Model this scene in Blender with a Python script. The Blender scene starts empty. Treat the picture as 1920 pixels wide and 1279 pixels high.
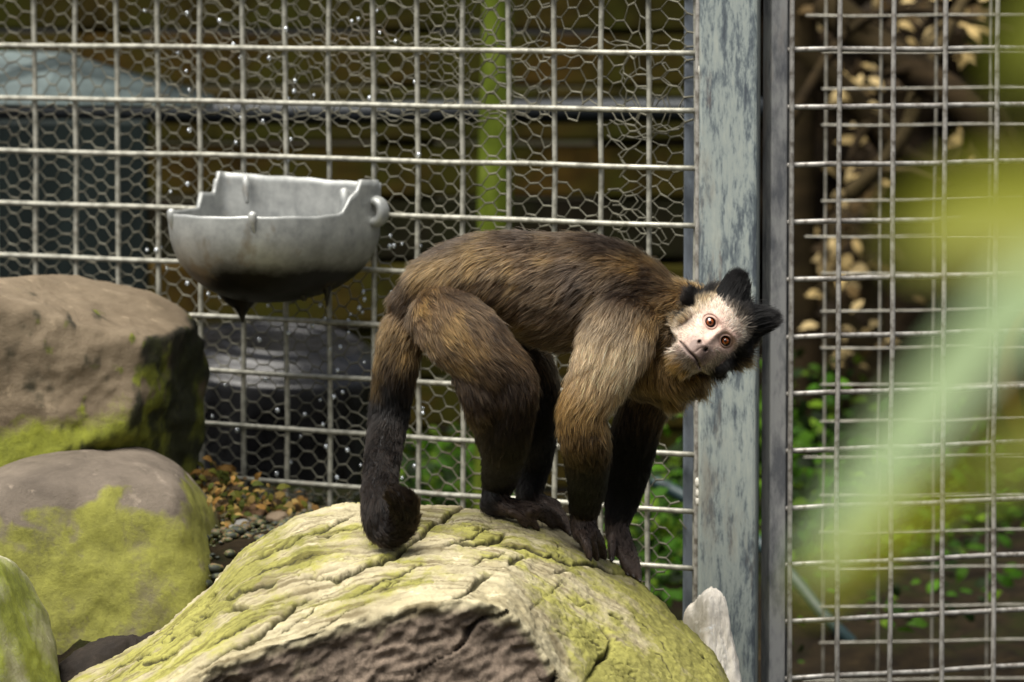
import bpy, bmesh, math, random
import numpy as np
from mathutils import Vector, Matrix
from mathutils.bvhtree import BVHTree
from mathutils.kdtree import KDTree

random.seed(7)
RNG = np.random.default_rng(11)
SC = bpy.context.scene
COL = SC.collection

# ------------------------------------------------------------------ camera, light, exposure
CAM_Z = 0.75
F_PX = 9200.0                      # focal length in photograph pixels (1920 wide)
PITCH = math.atan(706.0 / F_PX)
cam_d = bpy.data.cameras.new('camera')
cam = bpy.data.objects.new('camera', cam_d)
COL.objects.link(cam)
cam.location = (0, 0, CAM_Z)
cam.rotation_euler = (math.pi / 2 - PITCH, 0, 0)
cam_d.sensor_width = 36.0
cam_d.lens = F_PX / 1920 * 36.0
cam_d.clip_start = 0.05
cam_d.clip_end = 500
cam_d.dof.use_dof = True
cam_d.dof.focus_distance = 4.03
cam_d.dof.aperture_fstop = 8.0
SC.camera = cam

SUN_EL, SUN_AZ = math.radians(67), math.radians(222)     # azimuth clockwise from +Y
world = bpy.data.worlds.new('World')
SC.world = world
world.use_nodes = True
wn = world.node_tree
bg = wn.nodes['Background']
sky = wn.nodes.new('ShaderNodeTexSky')
sky.sky_type = 'NISHITA'
sky.sun_disc = False
sky.sun_elevation = SUN_EL
sky.sun_rotation = SUN_AZ
sky.dust_density = 4.0
hs = wn.nodes.new('ShaderNodeHueSaturation')
hs.inputs['Saturation'].default_value = 0.35
wn.links.new(sky.outputs[0], hs.inputs['Color'])
wn.links.new(hs.outputs[0], bg.inputs[0])
bg.inputs[1].default_value = 0.05
sun_d = bpy.data.lights.new('sun', 'SUN')
sun_d.energy = 3.2
sun_d.angle = math.radians(55)
sun_d.color = (1.0, 0.955, 0.87)
sun = bpy.data.objects.new('sun', sun_d)
COL.objects.link(sun)
sd = Vector((math.sin(SUN_AZ) * math.cos(SUN_EL), math.cos(SUN_AZ) * math.cos(SUN_EL), math.sin(SUN_EL)))
sun.rotation_euler = (-sd).to_track_quat('-Z', 'Y').to_euler()
sun.location = sd * 20

vs = SC.view_settings
vs.view_transform = 'Standard'
vs.look = 'None'
vs.exposure = 1.2
vs.gamma = 1.0
vs.use_curve_mapping = False
SC.render.engine = 'CYCLES'
SC.cycles.use_denoising = True
SC.cycles.max_bounces = 8
SC.cycles.diffuse_bounces = 2
SC.cycles.glossy_bounces = 4
SC.cycles.transmission_bounces = 6
SC.cycles.transparent_max_bounces = 8
SC.cycles.caustics_reflective = False
SC.cycles.caustics_refractive = False
try:
    SC.cycles_curves.shape = 'RIBBONS'
    SC.cycles_curves.subdivisions = 2
except Exception:
    pass

# ------------------------------------------------------------------ helpers
SP, CP = math.sin(PITCH), math.cos(PITCH)


def ray(px, py):
    a, b = (px - 960.0) / F_PX, -(py - 639.5) / F_PX
    return Vector((a, CP + b * SP, -SP + b * CP))


def P(px, py, Y):
    r = ray(px, py)
    return Vector((0, 0, CAM_Z)) + r * (Y / r.y)


def zof(py, Y):
    return P(960, py, Y).z


_perm = np.random.default_rng(3).permutation(256).astype(np.int64)
_perm = np.concatenate([_perm, _perm])
_grad = np.random.default_rng(5).normal(size=(256, 3))
_grad /= np.linalg.norm(_grad, axis=1)[:, None]


def pn(p):
    """gradient noise, p (N,3) -> (N,) about -0.7..0.7"""
    p = np.asarray(p, float)
    i = np.floor(p).astype(np.int64)
    f = p - i
    u = f * f * f * (f * (f * 6 - 15) + 10)
    i &= 255
    r = np.zeros(len(p))
    for dx in (0, 1):
        wx = u[:, 0] if dx else 1 - u[:, 0]
        for dy in (0, 1):
            wy = u[:, 1] if dy else 1 - u[:, 1]
            for dz in (0, 1):
                wz = u[:, 2] if dz else 1 - u[:, 2]
                h = _perm[(_perm[(_perm[(i[:, 0] + dx) & 255] + i[:, 1] + dy) & 255] + i[:, 2] + dz) & 255]
                g = _grad[h]
                r += wx * wy * wz * (g[:, 0] * (f[:, 0] - dx) + g[:, 1] * (f[:, 1] - dy) + g[:, 2] * (f[:, 2] - dz))
    return r


def fbm(p, o=4, gain=0.5):
    p = np.asarray(p, float)
    r = np.zeros(len(p)); a = 1.0
    for k in range(o):
        r += a * pn(p * (2.0 ** k) + 17.3 * k); a *= gain
    return r


def ridged(p, o=3):
    p = np.asarray(p, float)
    r = np.zeros(len(p)); a = 1.0
    for k in range(o):
        r += a * (1 - np.abs(pn(p * (2.0 ** k) + 31.7 * k)) * 2.2); a *= 0.5
    return r / (2 - 0.5 ** (o - 1))


def sst(x, a, b):
    t = np.clip((np.asarray(x, float) - a) / (b - a), 0, 1)
    return t * t * (3 - 2 * t)


def mesh_np(name, V, Fq, smooth=True):
    me = bpy.data.meshes.new(name)
    V = np.asarray(V, np.float32)
    if isinstance(Fq, np.ndarray):
        nf, k = Fq.shape
        me.vertices.add(len(V)); me.vertices.foreach_set('co', V.ravel())
        me.loops.add(nf * k); me.loops.foreach_set('vertex_index', Fq.astype(np.int32).ravel())
        me.polygons.add(nf); me.polygons.foreach_set('loop_start', np.arange(0, nf * k, k, dtype=np.int32))
        me.update(calc_edges=True); me.validate()
    else:
        me.from_pydata(V.tolist(), [], [tuple(int(i) for i in f) for f in Fq])
    me.polygons.foreach_set('use_smooth', [smooth] * len(me.polygons))
    me.update()
    return me


def bm_mesh(name, bm, smooth=True):
    me = bpy.data.meshes.new(name)
    bmesh.ops.recalc_face_normals(bm, faces=bm.faces)
    bm.to_mesh(me); bm.free()
    if smooth:
        me.polygons.foreach_set('use_smooth', [True] * len(me.polygons))
    return me


def obj(name, data, mat=None, parent=None, loc=None):
    o = bpy.data.objects.new(name, data)
    COL.objects.link(o)
    if mat is not None and data is not None:
        data.materials.clear(); data.materials.append(mat)
    if parent is not None:
        o.parent = parent
    if loc is not None:
        o.location = loc
    return o


def tag(o, label=None, cat=None, group=None, kind=None):
    if label: o['label'] = label
    if cat: o['category'] = cat
    if group: o['group'] = group
    if kind: o['kind'] = kind
    return o


def grid_faces(nu, nv, wrap_u=False):
    a = np.arange(nu * nv).reshape(nu, nv)
    if wrap_u:
        a = np.concatenate([a, a[:1]], 0)
    return np.stack([a[:-1, :-1], a[1:, :-1], a[1:, 1:], a[:-1, 1:]], -1).reshape(-1, 4)


def set_attr(me, name, vals, typ='FLOAT'):
    at = me.attributes.new(name, typ, 'POINT')
    vals = np.asarray(vals, np.float32)
    if typ == 'FLOAT_COLOR':
        c = np.ones((len(vals), 4), np.float32); c[:, :3] = vals[:, :3]
        at.data.foreach_set('color', c.ravel())
    else:
        at.data.foreach_set('value', vals.ravel())


def verts_of(me):
    v = np.empty(len(me.vertices) * 3, np.float32)
    me.vertices.foreach_get('co', v)
    return v.reshape(-1, 3).astype(float)


def normals_of(me):
    v = np.empty(len(me.vertices) * 3, np.float32)
    me.vertices.foreach_get('normal', v)
    return v.reshape(-1, 3).astype(float)


def put_verts(me, V):
    me.vertices.foreach_set('co', np.asarray(V, np.float32).ravel())
    me.update()


def crom(pts, m):
    """Catmull-Rom through rows of pts (n,k), m samples per span"""
    pts = np.asarray(pts, float); n = len(pts)
    out = []
    for i in range(n - 1):
        p0, p1, p2, p3 = pts[max(i - 1, 0)], pts[i], pts[i + 1], pts[min(i + 2, n - 1)]
        for k in range(m):
            t = k / m
            out.append(0.5 * (2 * p1 + (p2 - p0) * t + (2 * p0 - 5 * p1 + 4 * p2 - p3) * t * t + (3 * p1 - p0 - 3 * p2 + p3) * t ** 3))
    out.append(pts[-1])
    return np.array(out)


def tube_bm(bm, pts, rad, n=8, r2=None, cap=True, ref=(0, 1, 0)):
    """tapered elliptic tube; rad in the plane across ref, r2 along ref"""
    pts = np.asarray(pts, float)
    rad = np.broadcast_to(np.asarray(rad, float), (len(pts),))
    r2 = rad if r2 is None else np.broadcast_to(np.asarray(r2, float), (len(pts),))
    T = np.gradient(pts, axis=0); T /= np.linalg.norm(T, axis=1)[:, None] + 1e-12
    rings = []
    ref = np.array(ref, float)
    prev = None
    def ring(c, a1, a2, ra, rb):
        return [bm.verts.new(c + a1 * ra * math.cos(q) + a2 * rb * math.sin(q)) for q in (2 * math.pi * k / n for k in range(n))]
    seq = []
    for i in range(len(pts)):
        t = T[i]
        a2 = ref - t * ref.dot(t)
        if np.linalg.norm(a2) < 0.25:
            r_ = np.array((1.0, 0, 0)) if abs(t[0]) < 0.9 else np.array((0, 0, 1.0))
            a2 = (prev if prev is not None else r_); a2 = a2 - t * a2.dot(t)
        a2 /= np.linalg.norm(a2); prev = a2
        a1 = np.cross(a2, t)
        seq.append((pts[i], a1, a2, rad[i], r2[i], t))
    if cap:
        c, a1, a2, ra, rb, t = seq[0]
        for k in (0.25, 0.6, 0.88):
            rings.append(ring(c - t * min(ra, rb) * math.sqrt(1 - k * k), a1, a2, ra * k, rb * k))
    for c, a1, a2, ra, rb, t in seq:
        rings.append(ring(c, a1, a2, ra, rb))
    if cap:
        c, a1, a2, ra, rb, t = seq[-1]
        for k in (0.88, 0.6, 0.25):
            rings.append(ring(c + t * min(ra, rb) * math.sqrt(1 - k * k), a1, a2, ra * k, rb * k))
    for A, B in zip(rings[:-1], rings[1:]):
        for k in range(n):
            bm.faces.new((A[k], A[(k + 1) % n], B[(k + 1) % n], B[k]))
    bm.faces.new(rings[0][::-1]); bm.faces.new(rings[-1])


def ellipsoid_bm(bm, M, c, r, n=20):
    """c, r in the local frame of matrix M (4x4)"""
    res = bmesh.ops.create_uvsphere(bm, u_segments=n, v_segments=n // 2 + 2, radius=1.0)
    for v in res['verts']:
        v.co = M @ Vector((c[0] + v.co.x * r[0], c[1] + v.co.y * r[1], c[2] + v.co.z * r[2]))


def blobs_mesh(name, C, Rr, n=6):
    """many small ellipsoids, C (N,3) centres, Rr (N,3) radii"""
    th = np.linspace(0, 2 * math.pi, n, endpoint=False); ph = np.linspace(-1.45, 1.45, n // 2 + 2)
    TH, PH = np.meshgrid(th, ph, indexing='ij')
    D = np.stack([np.cos(PH) * np.cos(TH), np.cos(PH) * np.sin(TH), np.sin(PH)], -1).reshape(-1, 3)
    F0 = grid_faces(n, len(ph), True)
    C = np.asarray(C); Rr = np.asarray(Rr)
    V = (C[:, None, :] + D[None] * Rr[:, None, :]).reshape(-1, 3)
    Fq = (F0[None] + (np.arange(len(C)) * len(D))[:, None, None]).reshape(-1, 4)
    return mesh_np(name, V, Fq)


def struts_mesh(name, A, B, r):
    """many straight four-sided wires from A to B"""
    A = np.asarray(A, float); B = np.asarray(B, float); r = np.asarray(r, float)[:, None]
    t = B - A; t /= np.linalg.norm(t, axis=1)[:, None] + 1e-12
    ref = np.where(np.abs(t[:, 1:2]) > 0.9, np.array([[0, 0, 1.0]]), np.array([[0, 1.0, 0]]))
    a1 = np.cross(t, ref); a1 /= np.linalg.norm(a1, axis=1)[:, None]; a2 = np.cross(a1, t)
    A = A - t * r * 0.6; B = B + t * r * 0.6
    V = np.stack([A + a1 * r, A + a2 * r, A - a1 * r, A - a2 * r, B + a1 * r, B + a2 * r, B - a1 * r, B - a2 * r], 1).reshape(-1, 3)
    q = np.array([(0, 1, 5, 4), (1, 2, 6, 5), (2, 3, 7, 6), (3, 0, 4, 7)])
    Fq = (q[None] + (np.arange(len(A)) * 8)[:, None, None]).reshape(-1, 4)
    return mesh_np(name, V, Fq)


def box_bm(bm, c, s, R=None, bev=0.0):
    res = bmesh.ops.create_cube(bm, size=1.0)
    vs_ = res['verts']
    for v in vs_:
        v.co = Vector((v.co.x * s[0], v.co.y * s[1], v.co.z * s[2]))
    if bev > 0:
        es = list({e for v in vs_ for e in v.link_edges})
        r = bmesh.ops.bevel(bm, geom=es, offset=bev, segments=2, affect='EDGES', profile=0.5)
        vs_ = list({v for v in r['verts']} | {v for v in vs_ if v.is_valid})
    for v in vs_:
        v.co = (R @ v.co if R is not None else v.co) + Vector(c)
    return vs_


# ------------------------------------------------------------------ materials
class NT:
    def __init__(s, name):
        s.m = bpy.data.materials.new(name); s.m.use_nodes = True
        s.t = s.m.node_tree; s.b = s.t.nodes['Principled BSDF']; s.out = s.t.nodes['Material Output']
    def n(s, typ, **kw):
        nd = s.t.nodes.new('ShaderNode' + typ)
        for k, v in kw.items():
            if k.startswith('i_'):
                nd.inputs[k[2:].replace('_', ' ')].default_value = v
            else:
                setattr(nd, k, v)
        return nd
    def l(s, a, b): s.t.links.new(a, b)
    def coord(s, scale=(1, 1, 1), rot=(0, 0, 0), loc=(0, 0, 0)):
        tc = s.n('TexCoord'); mp = s.n('Mapping')
        mp.inputs['Scale'].default_value = scale; mp.inputs['Rotation'].default_value = rot; mp.inputs['Location'].default_value = loc
        s.l(tc.outputs['Object'], mp.inputs[0]); return mp.outputs[0]
    def noise(s, co, scale, detail=6, rough=0.6, dist=0.0):
        nd = s.n('TexNoise'); nd.inputs['Scale'].default_value = scale; nd.inputs['Detail'].default_value = detail
        nd.inputs['Roughness'].default_value = rough; nd.inputs['Distortion'].default_value = dist
        if co is not None: s.l(co, nd.inputs['Vector'])
        return nd.outputs['Fac']
    def ramp(s, fac, stops, interp='LINEAR'):
        r = s.n('ValToRGB'); r.color_ramp.interpolation = interp
        e = r.color_ramp.elements
        while len(e) > 1: e.remove(e[-1])
        e[0].position = stops[0][0]; e[0].color = c4(stops[0][1])
        for p, c in stops[1:]:
            q = e.new(p); q.color = c4(c)
        s.l(fac, r.inputs[0]); return r.outputs[0]
    def mix(s, fac, a, b, mode='MIX'):
        m = s.n('Mix', data_type='RGBA', blend_type=mode)
        for sock, v in ((m.inputs[0], fac), (m.inputs[6], a), (m.inputs[7], b)):
            if hasattr(v, 'is_output'): s.l(v, sock)
            elif isinstance(v, (int, float)): sock.default_value = v
            else: sock.default_value = c4(v)
        return m.outputs[2]
    def math(s, op, a, b=0.0):
        m = s.n('Math', operation=op)
        for sock, v in ((m.inputs[0], a), (m.inputs[1], b)):
            if hasattr(v, 'is_output'): s.l(v, sock)
            else: sock.default_value = v
        return m.outputs[0]
    def attr(s, name, out='Fac'):
        a = s.n('Attribute'); a.attribute_name = name; return a.outputs[out]
    def bump(s, h, strength=0.3, dist=0.002):
        b = s.n('Bump'); b.inputs['Strength'].default_value = strength; b.inputs['Distance'].default_value = dist
        s.l(h, b.inputs['Height']); s.l(b.outputs[0], s.b.inputs['Normal'])
    def base(s, c):
        if hasattr(c, 'is_output'): s.l(c, s.b.inputs['Base Color'])
        else: s.b.inputs['Base Color'].default_value = c4(c)
    def set(s, **kw):
        for k, v in kw.items():
            k = k.replace('_', ' ')
            if hasattr(v, 'is_output'): s.l(v, s.b.inputs[k])
            else: s.b.inputs[k].default_value = v
        return s


def c4(c): return (c[0], c[1], c[2], 1.0)


def metal_mat(name, light, dark, rust=0.15, scale=60, metallic=0.45, rough=0.5, stretch=(1, 1, 1)):
    t = NT(name); co = t.coord(stretch)
    a = t.noise(co, scale, 8, 0.65); b = t.noise(co, scale * 0.23, 5, 0.6)
    c = t.ramp(a, [(0.36, dark), (0.56, light)])
    c = t.mix(t.ramp(b, [(0.60, (0, 0, 0)), (0.75, (rust, rust, rust))]), c, (0.16, 0.075, 0.03))
    t.base(c); t.set(Metallic=metallic, Roughness=rough)
    t.bump(a, 0.25, 0.0006)
    return t.m


M_ROD = metal_mat('galvanised_rod', (0.46, 0.45, 0.38), (0.19, 0.185, 0.15), 0.6, 90, 0.35, 0.42)
M_GATE_ROD = metal_mat('gate_rod', (0.48, 0.46, 0.42), (0.17, 0.15, 0.125), 0.7, 110, 0.4, 0.45)
M_THIN = metal_mat('thin_wire', (0.42, 0.40, 0.34), (0.2, 0.19, 0.15), 0.4, 60, 0.3, 0.5)
M_HEX = metal_mat('chicken_wire', (0.21, 0.20, 0.15), (0.085, 0.08, 0.055), 0.4, 40, 0.3, 0.5)


def post_mat():
    t = NT('peeling_paint_post')
    co = t.coord((1, 1, 0.22))
    a = t.noise(co, 52, 10, 0.74, 0.3); f = t.noise(co, 260, 6, 0.75); st = t.noise(t.coord((1, 1, 0.05)), 120, 4, 0.6)
    m = t.math('ADD', t.math('MULTIPLY', a, 0.52), t.math('ADD', t.math('MULTIPLY', f, 0.34), t.math('MULTIPLY', st, 0.14)))
    c = t.ramp(m, [(0.41, (0.07, 0.085, 0.10)), (0.46, (0.15, 0.18, 0.19)), (0.495, (0.29, 0.33, 0.315)), (0.61, (0.39, 0.42, 0.375))])
    rz = t.noise(t.coord((1, 1, 0.25), loc=(3, 1, 2)), 22, 7, 0.7)
    c = t.mix(t.ramp(rz, [(0.56, (0, 0, 0)), (0.70, (0.65, 0.65, 0.65))]), c, (0.27, 0.235, 0.18))
    c = t.mix(t.ramp(t.noise(t.coord((1, 1, 0.15), loc=(7, 3, 1)), 40, 6, 0.7), [(0.63, (0, 0, 0)), (0.74, (0.5, 0.5, 0.5))]), c, (0.17, 0.085, 0.04))
    t.base(c); t.set(Roughness=0.55, Metallic=0.1, Specular_IOR_Level=0.4); t.bump(m, 0.5, 0.0015)
    return t.m


M_POST = post_mat()
M_FRAME = metal_mat('weathered_frame_steel', (0.21, 0.24, 0.28), (0.08, 0.095, 0.115), 0.5, 50, 0.4, 0.5, (1, 1, 0.3))
M_GFRAME = metal_mat('weathered_gate_steel', (0.36, 0.36, 0.35), (0.14, 0.145, 0.155), 0.6, 70, 0.2, 0.55, (1, 1, 0.35))


def attr_col_mat(name, rough=0.6, spec=0.4, sss=0.0, bump_scale=None, bump_s=0.3):
    t = NT(name)
    co = t.coord()
    c = t.attr('Col', 'Color')
    if bump_scale:
        nz = t.noise(co, bump_scale, 6, 0.7)
        c = t.mix(0.5, c, t.mix(nz, (0.55, 0.55, 0.55), (1.35, 1.35, 1.35)), 'MULTIPLY')
        t.bump(nz, bump_s, 0.001)
    t.base(c); t.set(Roughness=rough, Specular_IOR_Level=spec)
    if sss:
        t.set(Subsurface_Weight=sss, Subsurface_Scale=0.0015)
    return t.m


def plain_mat(name, c, rough=0.6, metallic=0.0, spec=0.4):
    t = NT(name)
    nz = t.noise(t.coord(), 45, 5, 0.6)
    t.base(t.mix(nz, tuple(x * 0.7 for x in c), tuple(min(x * 1.3, 1) for x in c)))
    t.set(Roughness=rough, Metallic=metallic, Specular_IOR_Level=spec)
    return t.m


def mix3(a, b, t): return tuple(x * (1 - t) + y * t for x, y in zip(a, b))


def boulder_mat(name, stone_a, stone_b, moss_a, moss_b, fr_a=(0.085, 0.06, 0.045), fr_b=(0.20, 0.145, 0.105), scale=1.0, streak=False):
    """stone with moss (attribute moss), fresh broken face (attribute brk) and darkened cracks (attribute crack)"""
    t = NT(name); co = t.coord()
    n1 = t.noise(co, 26 * scale, 8, 0.65, 0.4); n2 = t.noise(co, 210 * scale, 8, 0.75); n3 = t.noise(co, 9 * scale, 5, 0.6, 0.8)
    stone = t.ramp(n1, [(0.30, stone_a), (0.66, stone_b)])
    stone = t.mix(t.math('MULTIPLY', n2, 0.5), stone, tuple(x * 0.55 for x in stone_a))
    pale = t.ramp(t.noise(co, 48 * scale, 7, 0.7), [(0.60, (0, 0, 0)), (0.68, (0.8, 0.8, 0.8))])
    stone = t.mix(pale, stone, tuple(min(1, x * 1.25) for x in stone_b))
    moss = t.ramp(t.math('ADD', t.math('MULTIPLY', n2, 0.40), t.math('MULTIPLY', n3, 0.60)), [(0.36, moss_a), (0.50, mix3(moss_a, moss_b, 0.6)), (0.62, moss_b)])
    mm = t.math('ADD', t.attr('moss'), t.math('MULTIPLY', t.math('SUBTRACT', t.math('ADD', t.math('MULTIPLY', n1, 0.6), t.math('MULTIPLY', n2, 0.4)), 0.5), 1.5))
    mmr = t.ramp(mm, [(0.30, (0, 0, 0)), (0.75, (0.93, 0.93, 0.93))])
    c = t.mix(mmr, stone, moss)
    if streak:
        c = t.mix(1.0, c, t.ramp(t.attr('streak'), [(0.15, (0.50, 0.47, 0.40)), (0.5, (0.95, 0.95, 0.92)), (0.85, (1.12, 1.12, 1.08))]), 'MULTIPLY')
    c = t.mix(t.ramp(t.attr('crack'), [(0.25, (0, 0, 0)), (0.8, (0.92, 0.92, 0.92))]), c, (0.045, 0.040, 0.014))
    fr = t.ramp(t.math('ADD', t.math('MULTIPLY', n1, 0.45), t.math('MULTIPLY', n2, 0.55)), [(0.38, fr_a), (0.62, fr_b)])
    fr = t.mix(t.ramp(t.attr('fcrack'), [(0.1, (0, 0, 0)), (1.0, (0.85, 0.85, 0.85))]), fr, (0.012, 0.008, 0.006))
    c = t.mix(t.attr('brk'), c, fr)
    t.base(c); t.set(Roughness=0.82, Specular_IOR_Level=0.3)
    t.bump(t.math('ADD', n2, t.math('MULTIPLY', n1, 0.8)), 0.85, 0.0018)
    return t.m

# ------------------------------------------------------------------ ground
def ground_h(x, y):
    h = 0.245 * sst(y, 3.9, 4.3) * sst(-x, -0.06, 0.14) * (1 - sst(y, 4.66, 4.85))
    h = h + 0.10 * sst(y, 4.5, 5.4)
    return h


gx = np.sinh(np.linspace(-5.6, 5.6, 240)) * 0.22
gy = 4.6 + np.sinh(np.linspace(-5.6, 5.6, 240)) * 0.22
GX, GY = np.meshgrid(gx, gy, indexing='ij')
gp = np.stack([GX.ravel(), GY.ravel(), np.zeros(GX.size)], 1)
near = np.exp(-((gp[:, 0] ** 2 + (gp[:, 1] - 4.6) ** 2) / 9.0))
gp[:, 2] = ground_h(gp[:, 0], gp[:, 1]) + near * (0.025 * fbm(gp * 9, 4) + 0.008 * fbm(gp * 40, 3))
g_me = mesh_np('ground', gp, grid_faces(240, 240))
t = NT('damp_soil'); co = t.coord()
n1 = t.noise(co, 30, 8, 0.7); n2 = t.noise(co, 6, 5, 0.6)
c = t.ramp(n1, [(0.35, (0.006, 0.0045, 0.003)), (0.6, (0.02, 0.014, 0.007)), (0.72, (0.06, 0.042, 0.02))])
c = t.mix(t.ramp(n2, [(0.48, (0, 0, 0)), (0.62, (0.8, 0.8, 0.8))]), c, (0.014, 0.02, 0.003))
t.base(c); t.set(Roughness=0.95, Specular_IOR_Level=0.08); t.bump(n1, 0.8, 0.01)
M_SOIL = t.m
g_ob = obj('ground', g_me, M_SOIL)
tag(g_ob, 'damp brown mossy soil under the rocks and fence', kind='structure')

# ------------------------------------------------------------------ main boulder (the monkey stands on it)
def tab(x, pairs):
    a = np.array(pairs, float)
    return np.interp(x, a[:, 0], a[:, 1])


NU = 740
u_px = np.linspace(-170, 1480, NU)
ridge = tab(u_px, [(-170, 1500), (60, 1330), (130, 1281), (200, 1243), (300, 1178), (380, 1112), (412, 1076), (450, 1034), (500, 1001), (560, 968), (640, 950), (700, 946),
                   (800, 948), (880, 953), (960, 966), (1040, 985), (1090, 1016), (1130, 1046), (1190, 1084), (1230, 1118), (1290, 1178), (1340, 1228), (1368, 1282), (1400, 1370), (1440, 1500), (1480, 1660)])
edge = tab(u_px, [(-170, 1600), (100, 1420), (300, 1312), (360, 1272), (450, 1226), (560, 1196), (700, 1152), (800, 1131), (880, 1125), (950, 1142), (990, 1182),
                  (1030, 1242), (1060, 1290), (1120, 1370), (1200, 1430), (1300, 1500), (1400, 1600), (1480, 1720)])
ker = np.hanning(15); ker /= ker.sum()
sm = lambda a: np.convolve(np.pad(a, 7, mode='edge'), ker, mode='valid')
ridge = sm(ridge); edge = sm(edge)
Yr = sm(tab(u_px, [(-170, 3.95), (130, 4.0), (400, 4.06), (600, 4.13), (900, 4.14), (1060, 4.13), (1190, 4.10), (1300, 4.06), (1480, 4.0)]))
Ye = sm(tab(u_px, [(-170, 3.72), (400, 3.78), (700, 3.80), (900, 3.79), (1000, 3.80), (1100, 3.80), (1250, 3.82), (1480, 3.84)]))
jag = 0.5 * fbm(np.stack([u_px / 60, u_px * 0, u_px * 0 + 3], 1), 4)
edge = edge + 9 * jag
wf = sst(u_px, 300, 380) * (1 - sst(u_px, 1045, 1110))       # where the broken face exists
zr = np.array([zof(a, b) for a, b in zip(ridge, Yr)])
ze = np.array([zof(a, b) for a, b in zip(edge, Ye)])
rows = []; vv = []; zone = []
nb, nt, nf = 30, 290, 130
for k in range(nb):                      # back, from the ground up to the ridge
    s = k / nb
    Y = Yr + 0.22 * (1 - s)
    rows.append((Y, zr * (1 - (1 - s) ** 2.2) - 0.05 * (1 - s) ** 2.2)); vv.append(-0.2 * (1 - s)); zone.append(0)
for k in range(nt):                      # top, ridge to edge
    s = k / nt
    rows.append((Yr + (Ye - Yr) * s, zr + (ze - zr) * s ** 2.1)); vv.append(s * 0.36); zone.append(0)
for k in range(nf + 1):                  # front face down to the ground
    s = k / nf
    z = ze + (-0.03 - ze) * s
    Yf = Ye + 0.010 * min(s * 10, 1) - 0.045 * s      # broken: nearly upright, set back under the lip
    Ys = Ye - 0.10 * np.sin(s * math.pi / 2) ** 0.8                      # unbroken: bulges forward
    rows.append((Yf * wf + Ys * (1 - wf), z)); vv.append(0.36 + s * 0.3); zone.append(1)
NV = len(rows)
Yg = np.stack([r[0] for r in rows], 1); Zg = np.stack([r[1] for r in rows], 1)
Xg = (u_px[:, None] - 960) / F_PX * Yg * 1.003
V = np.stack([Xg, Yg, Zg], -1).reshape(-1, 3)
Fq = grid_faces(NU, NV)[:, ::-1]
me = mesh_np('main_boulder', V, Fq)
N = normals_of(me)
um = np.repeat(u_px / 2270.0, NV); vm = np.tile(np.array(vv), NU)
upx = np.repeat(u_px, NV)
zone = np.tile(np.array(zone, float), NU)
brk = zone * np.repeat(wf, NV)
top = 1 - brk
slant = vm - 0.10 * um + 0.35 * np.clip(um - 0.44, 0, 1)
warp = 0.03 * fbm(np.stack([um * 9, vm * 9, um * 0 + 2], 1), 3)
sv = slant + warp
leftw = 1 - sst(upx, 950, 1120)
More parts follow.
